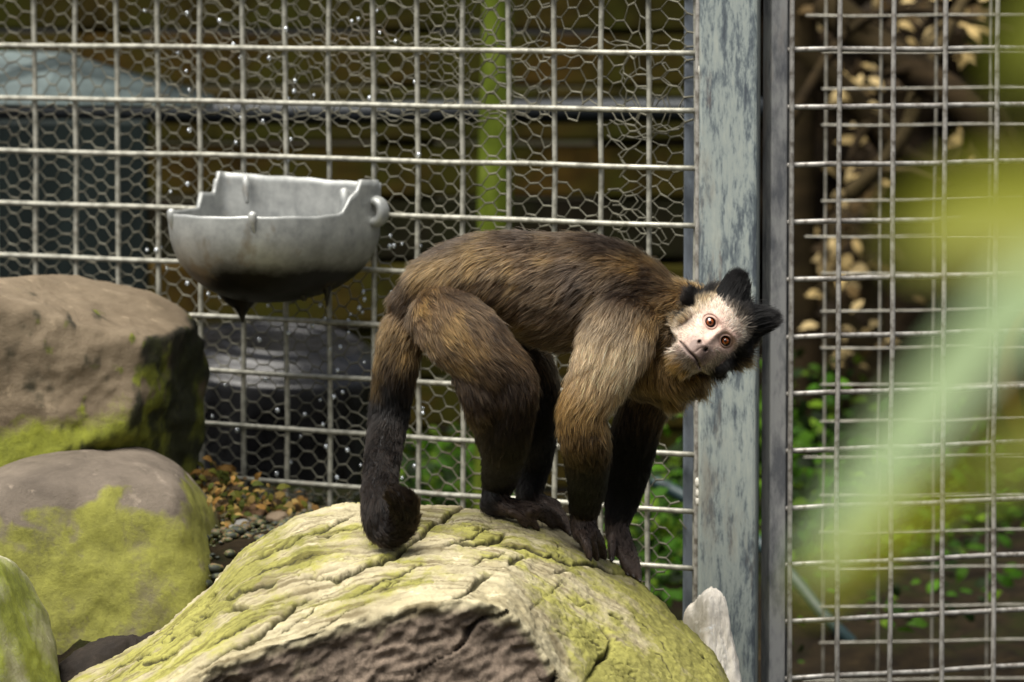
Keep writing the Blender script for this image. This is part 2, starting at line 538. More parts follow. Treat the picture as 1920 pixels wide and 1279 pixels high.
# bedding: the long cracks and ledges of this rock, as lines over its surface (half width, depth in mm, step in mm, points)
CRACKS = [
    (4.5, 11, 0, [(411, 1151), (430, 1140), (447, 1139), (463, 1135)]), (4.0, 9, 3.5, [(595, 1108), (574, 1116), (550, 1128), (536, 1142), (523, 1159), (506, 1173), (475, 1194), (451, 1207), (430, 1216), (406, 1232), (385, 1245), (361, 1266)]),
    (3.2, 6, 3, [(526, 1087), (506, 1097), (478, 1103), (451, 1109), (430, 1121), (409, 1125)]), (5.5, 12, 0, [(353, 1190), (362, 1188), (374, 1190)]), (2.2, 4, 1.5, [(251, 1249), (279, 1238), (306, 1230), (334, 1214)]),
    (1.8, 4, 1.5, [(375, 1225), (409, 1201), (444, 1183), (471, 1166), (500, 1150)]), (2.6, 6, 2, [(590, 1010), (609, 1005), (636, 998), (674, 986)]), (2.6, 6, 2, [(520, 1030), (537, 1022), (564, 1005), (609, 991), (640, 970), (667, 960)]),
    (3.0, 6, 2, [(476, 1047), (492, 1039), (512, 1034), (537, 1015)]), (3.6, 8, 4.5, [(570, 1082), (598, 1080), (629, 1080), (657, 1070), (684, 1060), (719, 1046), (760, 1025), (788, 1000), (814, 977), (839, 964), (865, 953), (899, 950)]),
    (2.6, 6, 0, [(719, 1101), (736, 1087)]), (1.6, 3, 1, [(640, 1180), (677, 1166), (705, 1158), (719, 1154)]), (4.0, 9, 0, [(382, 1122), (402, 1115)]), (1.5, 3, 1, [(595, 1132), (574, 1152), (540, 1175), (500, 1200)]),
    (1.6, 4, 0, [(762, 1081), (728, 1101), (700, 1112)]), (2.4, 6, 4, [(826, 1032), (856, 1014), (882, 1015), (916, 1013), (942, 1002), (950, 992)]), (1.6, 4, 2, [(856, 1014), (875, 1006), (895, 998), (930, 985)]),
    (2.2, 5, 3, [(916, 1015), (942, 1017), (972, 1020), (993, 1026), (1027, 1037), (1053, 1047), (1074, 1056), (1100, 1057), (1125, 1060), (1155, 1071), (1190, 1080)]), (1.3, 3, 1, [(1053, 1047), (1048, 1028), (1044, 1011)]),
    (6.0, 6, 0, [(954, 1060), (967, 1047), (993, 1037)]), (7.0, 6, 2, [(839, 1120), (873, 1105), (899, 1088), (929, 1071)]), (2.6, 5, 0, [(1036, 1075), (1061, 1067), (1087, 1064)]), (2.6, 6, 0, [(1142, 1152), (1160, 1158), (1177, 1161)]),
    (4.5, 10, 3, [(1128, 1170), (1134, 1178), (1147, 1199), (1142, 1225), (1121, 1242), (1108, 1263), (1090, 1290)]), (1.4, 3, 1, [(1211, 1090), (1241, 1122), (1266, 1150), (1292, 1180)]), (1.5, 3, 0, [(750, 1096), (784, 1084), (810, 1072)]),
    (1.1, 2.5, 0, [(984, 1152), (1010, 1131), (1040, 1106), (1066, 1084)]), (1.6, 4, 1, [(1301, 1205), (1326, 1230), (1352, 1262)]), (1.2, 3, 0, [(1000, 1175), (1040, 1190), (1080, 1200), (1120, 1196)]), (1.2, 3, 0, [(1180, 1130), (1200, 1165), (1230, 1190), (1262, 1230)]),
    (1.2, 3, 0, [(1060, 1110), (1085, 1130), (1110, 1128), (1142, 1152)]), (1.6, 4, 1.5, [(640, 1120), (680, 1108), (720, 1085), (770, 1062), (815, 1050)]), (1.6, 4, 1.5, [(300, 1205), (330, 1187), (380, 1160), (400, 1150)]),
    (1.4, 3, 1, [(450, 1085), (490, 1068), (530, 1056), (590, 1040), (640, 1035)]), (1.4, 3, 1, [(540, 1215), (580, 1190), (620, 1165), (660, 1142), (700, 1128)]), (1.2, 3, 1, [(180, 1268), (230, 1245), (290, 1215)]),
    (1.5, 3.5, 1, [(880, 1060), (905, 1048), (940, 1040), (952, 1030)]), (1.3, 3, 0, [(1215, 1205), (1245, 1235), (1270, 1275)]), (1.3, 3, 0, [(760, 1000), (780, 985), (800, 965)]), (1.4, 3, 1, [(690, 1020), (720, 1005), (742, 985)])]
PXv = 960 + F_PX * V[:, 0] / V[:, 1]
PYv = np.empty(len(V))
_rz = (V[:, 2] - CAM_Z) / V[:, 1]
PYv = 639.5 - F_PX * (SP + _rz * CP) / (CP - _rz * SP)
wob = np.stack([fbm(np.stack([PXv / 22, PYv / 22, PXv * 0 + k], 1), 4) for k in (2, 31)], 1) * 5
PW = np.stack([PXv, PYv], 1) + wob
wsc = 0.38 + 0.75 * sst(fbm(np.stack([PXv / 40, PYv / 40, PXv * 0 + 71], 1), 2), -0.35, 0.45)
cdep = np.zeros(len(V)); cstep = np.zeros(len(V)); cmask = np.zeros(len(V)); chal = np.zeros(len(V))
for hw, dep, stp, pts in CRACKS:
    pts = np.array(pts, float)
    bx = (PW[:, 0] > pts[:, 0].min() - 40) & (PW[:, 0] < pts[:, 0].max() + 40) & (PW[:, 1] > pts[:, 1].min() - 40) & (PW[:, 1] < pts[:, 1].max() + 40) & (zone == 0)
    ix = np.nonzero(bx)[0]; q = PW[ix]
    best = np.full(len(ix), 1e9); sgn = np.zeros(len(ix)); along = np.zeros(len(ix))
    for k in range(len(pts) - 1):
        a_, b_ = pts[k], pts[k + 1]; ab = b_ - a_; t_ = np.clip(((q - a_) @ ab) / (ab @ ab), 0, 1)
        dq = q - (a_ + t_[:, None] * ab); dd = np.linalg.norm(dq, axis=1); m_ = dd < best
        best[m_] = dd[m_]; sgn[m_] = np.where(dq[m_, 1] > 0, 1.0, -1.0); along[m_] = (k + t_[m_]) / (len(pts) - 1)
    taper = np.clip(np.minimum(along, 1 - along) * 5 + 0.15, 0, 1)
    w_ = hw * wsc[ix] * (0.35 + 0.65 * taper)
    g_ = np.exp(-(best / w_) ** 2)
    cdep[ix] = np.maximum(cdep[ix], dep * g_ * taper); cmask[ix] = np.maximum(cmask[ix], g_ * taper)
    cstep[ix] += np.where(sgn > 0, -stp, 0) * np.exp(-best / 14.0) * taper
    chal[ix] = np.maximum(chal[ix], np.exp(-best / 11.0) * taper)
sv2 = sv + 0.022 * fbm(np.stack([um * 6, vm * 10, um * 0 + 21], 1), 3)
g1 = ridged(np.stack([um * 5.5, sv2 * 40, um * 0 + 4], 1), 1)
amp1 = sst(fbm(np.stack([um * 9 + 3, vm * 12, um * 0 + 8], 1), 3), 0.05, 0.30)
fine = ridged(np.stack([PXv / 34, (PYv + 0.45 * PXv * np.where(PXv < 900, 1, -1)) / 11, PXv * 0 + 3], 1), 1)
crk2 = sst(fine, 0.90, 0.985) * amp1
lump = fbm(np.stack([um * 9, sv2 * 18, vm * 0 + 7], 1), 3)
rough = fbm(V * 140, 3)
stri = fbm(np.stack([um * 16, sv2 * 120, um * 0 + 60], 1), 3)
iso = ridged(V * 30, 2)
d_top = 0.0040 * lump + 0.0017 * rough + 0.0008 * fbm(V * 420, 2) + 0.0007 * stri + 0.003 * fbm(V * 26, 3) - 0.0007 * cdep + 0.0010 * cstep - 0.0020 * crk2
fb = ridged(np.stack([V[:, 0] * 30 + V[:, 2] * 20, V[:, 2] * 70 - V[:, 0] * 26, V[:, 1] * 30], 1), 4)
fb2 = fbm(np.stack([V[:, 0] * 60, V[:, 2] * 130 - V[:, 0] * 40, V[:, 1] * 60], 1), 4)
fb3 = fbm(np.stack([V[:, 0] * 9, V[:, 2] * 16 - V[:, 0] * 8, V[:, 1] * 9], 1), 3)
cd = (V[:, 2] - 0.62 * V[:, 0]) * 16 + 1.2 * fb3
fcr = sst(1 - np.abs(cd - np.round(cd)) * 9, 0.6, 0.97) * sst(fbm(V * 11 + 3, 2), 0.0, 0.2)
d_brk = 0.011 * fb3 + 0.0040 * (fb - 0.5) + 0.0058 * fb2 - 0.008 * fcr
d = d_top * top + d_brk * brk
ends = sst(upx, -170, 0) * (1 - sst(upx, 1400, 1480))
V = V + N * (d * (0.3 + 0.7 * ends))[:, None]
put_verts(me, V)
crack = np.clip(top * np.maximum(cmask * 1.05, 0.75 * crk2), 0, 1)
mossn = fbm(np.stack([um * 9, sv2 * 16, um * 0 + 12], 1), 5)
mossf = fbm(V * 60, 4)
moss = 0.36 + 0.95 * mossn + 0.45 * mossf + 0.26 * sst(upx, 1080, 1220) + 0.16 * (1 - sst(upx, 350, 650)) - 0.30 * np.exp(-(((upx - 850) / 170) ** 2)) - 0.22 * (vm > 0.31) * leftw
moss = np.clip(moss + 0.28 * chal + 0.14, 0, 1)
lip = np.exp(-((vm - 0.352) / 0.012) ** 2) * np.repeat(wf, NV)
moss *= (1 - 0.9 * lip)
brkm = np.clip(brk * sst(vm, 0.362, 0.374 + 0.0) , 0, 1)
brkn = fbm(np.stack([um * 30, vm * 30, um * 0], 1), 4)
brkm = np.clip(brkm - 0.6 * sst(brkn, 0.25, 0.5) * (1 - sst(vm, 0.37, 0.42)), 0, 1)
set_attr(me, 'moss', moss * top); set_attr(me, 'crack', crack); set_attr(me, 'brk', brkm); set_attr(me, 'fcrack', fcr * brk); set_attr(me, 'streak', np.clip(0.5 + 0.9 * stri * (0.4 + 0.6 * leftw) + 0.25 * mossf, 0, 1))
M_BOULDER = boulder_mat('pale_mossy_stone', (0.30, 0.255, 0.15), (0.56, 0.50, 0.34), (0.125, 0.12, 0.02), (0.33, 0.315, 0.075), fr_a=(0.065, 0.049, 0.036), fr_b=(0.26, 0.20, 0.15), streak=True)
BOULDER = obj('boulder', me, M_BOULDER)
tag(BOULDER, 'large pale boulder with moss grooves and a broken dark brown face, under the monkey', 'boulder')
ROCK_BVH = BVHTree.FromPolygons([tuple(v) for v in V], [tuple(int(i) for i in f) for f in Fq])


def rock_hit(px, py):
    """depth Y at which the sight line through a pixel meets the main boulder"""
    o = Vector((0, 0, CAM_Z)); h = ROCK_BVH.ray_cast(o, ray(px, py).normalized())
    return h[0] if h[0] is not None else None


def rock_z(x, y):
    h = ROCK_BVH.ray_cast(Vector((x, y, 2.0)), Vector((0, 0, -1)))
    return h[0].z if h[0] is not None else None


# ------------------------------------------------------------------ other rocks: cut and worn blobs
def rock_mesh(name, c, r, rotz, seed, cuts=(), rough=0.06, sub=90, p=2.4, squash=1.0):
    """c centre, r radii (m); cuts: (normal, distance 0..1, softness) planes that shave the blob"""
    th = np.linspace(0, 2 * math.pi, sub * 2, endpoint=False); ph = np.linspace(-math.pi / 2, math.pi / 2, sub)
    TH, PH = np.meshgrid(th, ph, indexing='ij')
    D = np.stack([np.cos(PH) * np.cos(TH), np.cos(PH) * np.sin(TH), np.sin(PH)], -1).reshape(-1, 3)
    R = 1.0 / (np.sum(np.abs(D) ** p, 1) ** (1 / p))
    for nrm, dist, soft in cuts:
        nrm = np.array(nrm, float); nrm /= np.linalg.norm(nrm)
        dn = D @ nrm
        rc = np.where(dn > 0.05, dist / np.maximum(dn, 0.05), 9.0)
        k = soft                          # smooth minimum of the two radii
        h = np.clip(0.5 + 0.5 * (rc - R) / k, 0, 1)
        R = rc * (1 - h) + R * h - k * h * (1 - h)
    S = D + seed * 3.7
    R = R * (1 + rough * fbm(S * 2.2, 5) + rough * 0.35 * ridged(S * 5, 3))
    V = D * R[:, None] * np.array(r)
    cz, sz = math.cos(rotz), math.sin(rotz)
    V = np.stack([V[:, 0] * cz - V[:, 1] * sz, V[:, 0] * sz + V[:, 1] * cz, V[:, 2]], 1)
    me = mesh_np(name, V, grid_faces(sub * 2, sub, True))
    return me, V, D, R


def rock(name, label, px, py, Y, rpx, depth, rotz, seed, mat, mossf, cuts=(), rough=0.06, sub=90, p=2.4, group=None, cat='rock', brkf=None):
    c = P(px, py, Y); k = Y / F_PX
    me, V, D, R = rock_mesh(name, c, (rpx[0] * k, depth, rpx[1] * k), rotz, seed, cuts, rough, sub, p)
    N = normals_of(me)
    m = mossf(V, N, D)
    set_attr(me, 'moss', np.clip(m, 0, 1))
    iso = ridged(V * 26 + seed, 3)
    set_attr(me, 'crack', 0.55 * sst(iso, 0.90, 0.99)); set_attr(me, 'brk', np.zeros(len(V)) if brkf is None else np.clip(brkf(V, N, D), 0, 1))
    o = obj(name, me, mat, loc=c)
    tag(o, label, cat, group)
    return o


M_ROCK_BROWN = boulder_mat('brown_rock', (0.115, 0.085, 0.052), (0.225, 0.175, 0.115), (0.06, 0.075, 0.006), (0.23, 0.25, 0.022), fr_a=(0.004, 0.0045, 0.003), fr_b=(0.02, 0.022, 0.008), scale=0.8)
M_ROCK_GREY = boulder_mat('grey_mossy_rock', (0.085, 0.068, 0.052), (0.19, 0.155, 0.12), (0.055, 0.055, 0.008), (0.235, 0.235, 0.040), scale=0.8)
M_ROCK_LICHEN = boulder_mat('lichen_rock', (0.22, 0.21, 0.11), (0.46, 0.45, 0.31), (0.06, 0.075, 0.006), (0.25, 0.28, 0.03), scale=1.4)
M_ROCK_DARK = boulder_mat('dark_wet_rock', (0.009, 0.006, 0.004), (0.026, 0.018, 0.012), (0.010, 0.012, 0.002), (0.03, 0.034, 0.005))
M_ROCK_WHITE = boulder_mat('white_rock', (0.80, 0.72, 0.60), (0.92, 0.88, 0.80), (0.5, 0.42, 0.28), (0.6, 0.52, 0.38))


def nz(V, s, k=0): return fbm(V * s + k, 4)


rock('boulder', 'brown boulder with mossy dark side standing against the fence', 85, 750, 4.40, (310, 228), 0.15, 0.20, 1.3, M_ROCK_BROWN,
     lambda V, N, D: -0.05 + 1.25 * sst(-V[:, 2], -0.025, 0.04) * sst(V[:, 0], -0.13, -0.03) + 0.9 * sst(N[:, 0], 0.40, 0.65) * sst(nz(V, 22, 3), -0.25, 0.15) + 0.5 * nz(V, 14),
     cuts=[((0.36, -0.30, 1.0), 0.80, 0.05), ((0.20, -1.0, 0.15), 0.62, 0.06), ((0.95, -0.62, -0.05), 0.70, 0.04), ((0.5, -0.9, -0.6), 0.72, 0.05)], rough=0.075, p=3.4, cat='boulder',
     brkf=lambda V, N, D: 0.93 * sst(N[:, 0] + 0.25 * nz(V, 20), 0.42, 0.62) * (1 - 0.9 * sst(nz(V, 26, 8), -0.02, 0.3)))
rock('boulder', 'rounded boulder with grey top and yellow green moss below, beside the pebbles', 150, 1108, 4.32, (292, 268), 0.19, 0.1, 2.1, M_ROCK_GREY,
     lambda V, N, D: 0.80 - 1.25 * sst(N[:, 2] + 0.85 * nz(V, 10) - 1.5 * np.clip(V[:, 0] - 0.01, 0, 1), 0.36, 0.80) + 0.6 * nz(V * np.array((1, 1, 0.35)), 24),
     cuts=[((0.0, -1.0, 0.22), 0.80, 0.2), ((1.0, -0.2, 0.25), 0.95, 0.2)], rough=0.045, p=2.5, cat='boulder')
rock('boulder', 'lichen spotted green boulder in front of the rounded grey one', -65, 1270, 4.02, (176, 235), 0.11, 0.2, 3.4, M_ROCK_LICHEN,
     lambda V, N, D: 0.65 + 0.7 * nz(V, 16), cuts=[((0.8, -0.5, 0.5), 0.82, 0.15)], rough=0.06, p=2.4, cat='boulder')
rock('rock', 'dark wet rock wedged between the mossy boulders', 250, 1345, 4.08, (150, 150), 0.07, 0.3, 4.2, M_ROCK_DARK,
     lambda V, N, D: 0.1 + 0.3 * nz(V, 20), cuts=[((0.3, -0.7, 0.7), 0.7, 0.1)], rough=0.12)
rock('rock', 'small white rock leaning at the foot of the gate post', 1336, 1262, 4.15, (56, 150), 0.05, 0.2, 5.9, M_ROCK_WHITE,
     lambda V, N, D: -0.2 + 0.5 * nz(V, 30), cuts=[((0.8, -0.3, 0.40), 0.74, 0.12), ((-0.8, -0.3, 0.30), 0.78, 0.12), ((0.1, -1, 0.35), 0.66, 0.1)], rough=0.12, p=2.2)

# pebbles and dead leaves on the soil beside the fence
PEB = [(470, 930, 4.42, 34, 22, (0.21, 0.115, 0.05), 'orange brown pebble in the middle of the gravel by the fence'),
       (400, 910, 4.44, 42, 24, (0.36, 0.24, 0.11), 'largest tan pebble, touching the rounded mossy boulder'),
       (562, 940, 4.46, 30, 18, (0.28, 0.25, 0.19), 'grey pebble lying at the foot of the fence beside the large boulder'),
       (520, 972, 4.40, 26, 16, (0.26, 0.19, 0.12), 'tan pebble between the orange pebble and the grey one'),
       (382, 868, 4.47, 36, 16, (0.22, 0.13, 0.06), 'flat dark brown stone under the overhang of the brown boulder'),
       (452, 985, 4.37, 22, 14, (0.30, 0.29, 0.27), 'pale whitish pebble in front of the orange pebble'),
       (430, 1035, 4.33, 24, 16, (0.20, 0.19, 0.17), 'dark grey pebble wedged between the rounded boulder and the large boulder'),
       (530, 922, 4.47, 22, 13, (0.24, 0.15, 0.06), 'small brown pebble behind the tan and grey pebbles'),
       (420, 965, 4.39, 22, 14, (0.14, 0.13, 0.06), 'small moss covered stone beside the rounded boulder')]
for i, (px, py, Y, a, b, c, kd) in enumerate(PEB):
    cc = P(px, py, Y); k = Y / F_PX
    me, V, D, R = rock_mesh('pebble', cc, (a * k * 0.8, a * k * 0.65, b * k * 0.8), random.uniform(-0.4, 0.4), 10 + i, [((random.uniform(-1, 1), -0.6, 0.7), 0.65, 0.08), ((random.uniform(-1, 1), -0.9, 0.2), 0.7, 0.06)], 0.2, 20, 2.3)
    zz = float(ground_h(np.array(cc.x), np.array(cc.y)))
    obj_ = obj('pebble', me, plain_mat('pebble_stone', tuple(q * 0.62 for q in c), 0.75), loc=(cc.x, cc.y, max(min(cc.z, zz + b * k * 0.9), zz + b * k * 0.3)))
    obj_.rotation_euler = (random.uniform(-.2, .2), random.uniform(-.3, .3), 0)
    tag(obj_, kd, 'pebble', 'pebbles on the gravel by the fence')
gn = 2600
gxy = np.stack([RNG.uniform(-0.36, -0.08, gn), RNG.uniform(4.2, 4.60, gn)], 1)
gs = 0.0015 + 0.006 * RNG.uniform(0, 1, gn) ** 2.5
gm = blobs_mesh('gravel', np.column_stack([gxy, ground_h(gxy[:, 0], gxy[:, 1]) + RNG.uniform(-0.004, 0.008, gn)]),
                np.stack([gs * RNG.uniform(.7, 1.5, gn), gs, gs * .7], 1), 6)
t = NT('gravel_stones'); v = t.noise(t.coord(), 130, 2, 0.5)
t.base(t.ramp(v, [(0.3, (0.012, 0.016, 0.008)), (0.45, (0.05, 0.055, 0.015)), (0.55, (0.12, 0.075, 0.03)), (0.62, (0.045, 0.055, 0.05)), (0.72, (0.17, 0.15, 0.10))], 'CONSTANT'))
t.set(Roughness=0.7)
tag(obj('gravel', gm, t.m), 'fine mixed gravel on the soil beside the fence', kind='stuff')

LITTER_AT = [(440, 930, 4.42, 40, 16, 0.04), (520, 950, 4.44, 36, 14, 0.03), (420, 985, 4.37, 18, 20, 0.02), (400, 895, 4.45, 24, 12, 0.02)]

# ------------------------------------------------------------------ the fence panel, 50 mm welded grid, running back to the left from the post
FX, FY = P(1305, 640, 4.275).x, 4.275
FD = Vector((-0.838, 0.546, 0)); FN = Vector((-0.546, -0.838, 0))      # along the panel, and out towards the viewer


def fpos(s, z, off=0.0):
    return Vector((FX, FY, 0)) + FD * s + FN * off + Vector((0, 0, z))


def rod_mesh(name, L, r, n=8, seg=14, wob=0.0011, seed=0):
    k = np.linspace(0, L, seg)
    q = np.stack([k * 9, k * 0 + seed * 5.1, k * 0], 1)
    pts = np.stack([k, wob * fbm(q, 2) * 2, wob * fbm(q + 40, 2) * 2], 1)
    bm = bmesh.new(); tube_bm(bm, pts, r * (1 + 0.06 * fbm(q * 4 + 9, 2)), n, cap=False, ref=(0, 0, 1))
    return bm_mesh(name, bm)


FL = 1.15
panel = obj('fence_panel', None, loc=fpos(0, 0))
tag(panel, 'welded square mesh fence panel running behind the monkey and metal bowl', 'fence')
PR = Matrix((FD, FN, Vector((0, 0, 1)))).transposed()
zt0 = zof(100, 4.26)
hm = [rod_mesh('rod', FL, 0.0024, seed=i) for i in range(3)]
vm_ = [rod_mesh('rod', 1.0, 0.0024, seed=i + 5) for i in range(3)]
for k in range(-5, 12):
    z = zt0 - 0.0501 * k
    if z < 0.10: continue
    o = obj('rod', hm[k % 3], M_ROD, panel)
    o.matrix_local = Matrix.Translation((-0.004, 0.0046, z)) @ Matrix.Rotation(0, 4, 'X')
for k in range(0, 23):
    o = obj('rod', vm_[k % 3], M_ROD, panel)
    o.matrix_local = Matrix.Translation((0.0489 * k, 0, -0.05)) @ Matrix.Rotation(-math.pi / 2, 4, 'Y')
panel.matrix_world = Matrix.Translation(fpos(0, 0)) @ PR.to_4x4()


# ------------------------------------------------------------------ chicken wire wired to the back of the panel
def hex_sheet(name, s0, s1, z0, z1, off, seed, cw=0.0148, ch=0.0146, keep=None, warp=0.004, twist=True, fold=None):
    """hexagonal netting, flat twisted sides horizontal"""
    cols = int((s1 - s0) / cw) + 2; rws = int((z1 - z0) / ch) + 2
    nodes = {}
    def pos(i, j, side):
        # corner points of cell (i,j): left and right end of the horizontal twisted side under the cell
        x = s0 + i * cw + side * cw * 0.27; z = z0 + (j + (0.5 if i % 2 else 0)) * ch
        return x, z
    pts = []; ids = {}
    for i in range(cols):
        for j in range(rws + 1):
            for sd_ in (-1, 1):
                ids[(i, j, sd_)] = len(pts); pts.append(pos(i, j, sd_))
    A = np.array(pts)
    q = np.stack([A[:, 0] * 14, A[:, 1] * 14, np.full(len(A), seed * 7.7)], 1)
    W = A + warp * np.stack([fbm(q, 3), fbm(q + 50, 3)], 1) * 2
    q2 = np.stack([A[:, 0] * 80, A[:, 1] * 80, np.full(len(A), seed * 3.1)], 1)
    W += 0.0010 * np.stack([pn(q2), pn(q2 + 9)], 1) * 2
    O = off + 0.006 * fbm(q * 0.8 + 90, 2)
    if fold is not None:
        W, O = fold(A, W, O)
    kp = np.ones(len(A), bool) if keep is None else keep(A)
    Q = np.array((FX, FY, 0.0)) + W[:, :1] * np.array(FD) + O[:, None] * np.array(FN) + W[:, 1:] * np.array((0, 0, 1.0))
    EA, EB, ER = [], [], []
    def seg(a, b, r):
        if kp[a] and kp[b]:
            EA.append(a); EB.append(b); ER.append(r)
    for i in range(cols):
        for j in range(rws + 1):
            seg(ids[(i, j, -1)], ids[(i, j, 1)], 0.00095)
            if i + 1 < cols:
                a = ids[(i, j, 1)]
                for jj in ((j, j - 1) if i % 2 == 0 else (j, j + 1)):
                    if (i + 1, jj, -1) in ids:
                        seg(a, ids[(i + 1, jj, -1)], 0.00055)
    return struts_mesh(name, Q[EA], Q[EB], ER)


zT = 0.93


def torn(A):
    s, z = A[:, 0], A[:, 1]
    k = np.ones(len(A), bool)
    n = fbm(np.stack([s * 25, z * 25, s * 0 + 6], 1), 3)
    # torn openings near the post
    k &= ~((s < 0.030 + 0.03 * n) & (z < zof(230, 4.28)))
    k &= ~((((s - 0.118) / 0.030) ** 2 + ((z - zof(290, 4.33)) / 0.034) ** 2) < 1 + 1.2 * n)
    k &= ~((((s - 0.045) / 0.035) ** 2 + ((z - zof(330, 4.3)) / 0.028) ** 2) < 0.8 + 1.2 * n)
    k &= ~((((s - 0.39) / 0.035) ** 2 + ((z - zof(300, 4.47)) / 0.026) ** 2) < 0.9 + 1.0 * n)
    return k


def crumple(A, W, O):
    s, z = A[:, 0], A[:, 1]
    m = np.exp(-((s - 0.09) / 0.10) ** 2) * sst(z, zof(560, 4.3), zof(150, 4.3))
    q = np.stack([s * 30, z * 30, s * 0 + 2], 1)
    W = W + (m * 0.012)[:, None] * np.stack([fbm(q, 2), fbm(q + 30, 2)], 1)
    # a seam where the sheets were folded and stretched
    b = np.exp(-((z - zof(215, 4.4)) / 0.012) ** 2)
    W[:, 1] += -b * (z - zof(232, 4.4)) * 0.55
    b = np.exp(-((z - zof(75, 4.4)) / 0.012) ** 2) * sst(-s, -0.45, -0.3)
    W[:, 1] += -b * (z - zof(84, 4.4)) * 0.6
    return W, O - 0.010 * m * fbm(q * 0.7 + 12, 2)


hx = hex_sheet('chicken_wire', 0.012, 0.86, 0.14, zT, -0.008, 1, keep=torn, fold=crumple, warp=0.005)
CW1 = tag(obj('chicken_wire', hx, M_HEX), 'torn rusty hexagonal chicken wire fixed behind the square fence mesh', 'wire netting')


def part_keep(A):
    s, z = A[:, 0], A[:, 1]
    n = fbm(np.stack([s * 14, z * 14, s * 0 + 3], 1), 3)
    return ((z > zof(230, 4.4) + 0.01 * n) & (s > 0.16 + 0.05 * n) & (s < 0.62)) | ((s > 0.02) & (s < 0.10 + 0.02 * n) & (z > zof(470, 4.3)) & (z < zof(110, 4.3)))


hx = hex_sheet('chicken_wire', 0.02, 0.66, zof(480, 4.4), zT, -0.020, 2, keep=part_keep, warp=0.006, fold=crumple)
tag(obj('chicken_wire', hx, M_HEX), 'overlapping patch of second chicken wire layer behind the first', 'wire netting')

# water drops hanging on the wires
dc, dr = [], []
for i in range(190):
    ss = random.uniform(0.27, 0.62); z = random.uniform(0.25, zof(0, 4.4))
    if random.random() < 0.35 and z > zof(340, 4.5): continue
    r = random.uniform(0.0013, 0.0021)
    dc.append(tuple(fpos(ss, z, random.uniform(-0.008, 0.004)))); dr.append((r, r, r * 1.2))
drop_me = blobs_mesh('water_drops', dc, dr, 8)
t = NT('water_drop'); t.base((0.9, 0.95, 1.0)); t.set(Roughness=0.02, Transmission_Weight=0.5, IOR=1.33, Metallic=0.5)
t.l(t.noise(t.coord(), 400, 2, 0.5), t.b.inputs['Coat Weight'])
tag(obj('water_drops', drop_me, t.m), 'rain drops hanging on the wires of the fence', kind='stuff')

# ------------------------------------------------------------------ gate post and gate
def box_obj(name, c, s, mat, parent=None, R=None, bev=0.0015):
    bm = bmesh.new(); box_bm(bm, (0, 0, 0), s, R, bev)
    o = obj(name, bm_mesh(name, bm, False), mat, parent, c)
    return o


ROTP = Matrix.Rotation(math.radians(-6), 3, 'Z')
pc = P(1367, 640, 4.262)
post = obj('gate_post', None, loc=(pc.x, pc.y, 0))
tag(post, 'square steel gate post with peeling pale blue paint behind the monkey head', 'post')
box_obj('tube', (0, 0, 0.70), (0.0505, 0.050, 1.5), M_POST, post, ROTP, 0.003)
sc_ = P(1296, 640, 4.300)
box_obj('side_bar', (sc_.x - pc.x, sc_.y - pc.y, 0.70), (0.0135, 0.012, 1.46), M_FRAME, post, None, 0.001)
er = P(1308, 640, 4.262)
eb = rod_mesh('edge_rod', 1.46, 0.0026, seed=9)
o = obj('edge_rod', eb, M_GATE_ROD, post, (er.x - pc.x, er.y - pc.y, -0.02)); o.rotation_euler = (0, -math.pi / 2, 0)
M_WELD = plain_mat('weld_lump', (0.55, 0.53, 0.46), 0.7)
for wx, wy, k in ((1319, 132, 10), (1322, 152, 9), (1311, 905, 8), (1313, 925, 9), (1311, 940, 7)):
    bm = bmesh.new(); q = P(wx, wy, 4.246)
    me_, V_, D_, R_ = rock_mesh('weld_lump', q, (k / 2200, 0.005, k * 1.25 / 2200), 0, wx * 0.1, (), 0.2, 10)
    bm.free(); obj('weld_lump', me_, M_WELD, post, (q.x - pc.x, q.y - pc.y, q.z))

gA = P(1455, 640, 4.272)
gang = math.radians(20)
GD = Vector((math.cos(gang), math.sin(gang), 0)); GN = Vector((math.sin(gang), -math.cos(gang), 0))
gate = obj('gate', None, loc=(gA.x, gA.y, 0))
tag(gate, 'steel framed gate of welded square mesh beside the post', 'gate')
GM = Matrix.Translation((gA.x, gA.y, 0)) @ Matrix((GD, -GN, Vector((0, 0, 1)))).transposed().to_4x4()
gate.matrix_world = GM
box_obj('frame', (0.0, 0.004, 0.70), (0.0155, 0.020, 1.46), M_GFRAME, gate, None, 0.0015)
box_obj('frame_strip', (0.0155, 0.010, 0.70), (0.0045, 0.012, 1.46), M_GFRAME, gate, None, 0.0008)
GI = GM.inverted()


def gate_s(px):       # distance along the gate where a sight column meets it
    a = (px - 960) / F_PX
    return (a * gA.y - gA.x) / (GD.x - a * GD.y)


ghm = [rod_mesh('rod', 0.62, 0.0024, seed=i + 21) for i in range(3)]
gvm = [rod_mesh('rod', 1.46, 0.0024, seed=i + 31) for i in range(3)]
for i, px in enumerate((1478, 1567, 1668, 1765, 1862, 1958, 2054, 2150, 2245, 2340, 2434)):
    o = obj('rod', gvm[i % 3], M_GATE_ROD, gate, (gate_s(px), -0.0074, -0.02)); o.rotation_euler = (0, -math.pi / 2, 0)
for k in range(-5, 13):
    z = zof(93, 4.28) - 0.0501 * k
    if z < 0.04: continue
    obj('rod', ghm[k % 3], M_GATE_ROD, gate, (gate_s(1464), -0.0028, z))
box_obj('frame', (0.60, 0.004, 0.70), (0.0155, 0.020, 1.46), M_GFRAME, gate, None, 0.0015)

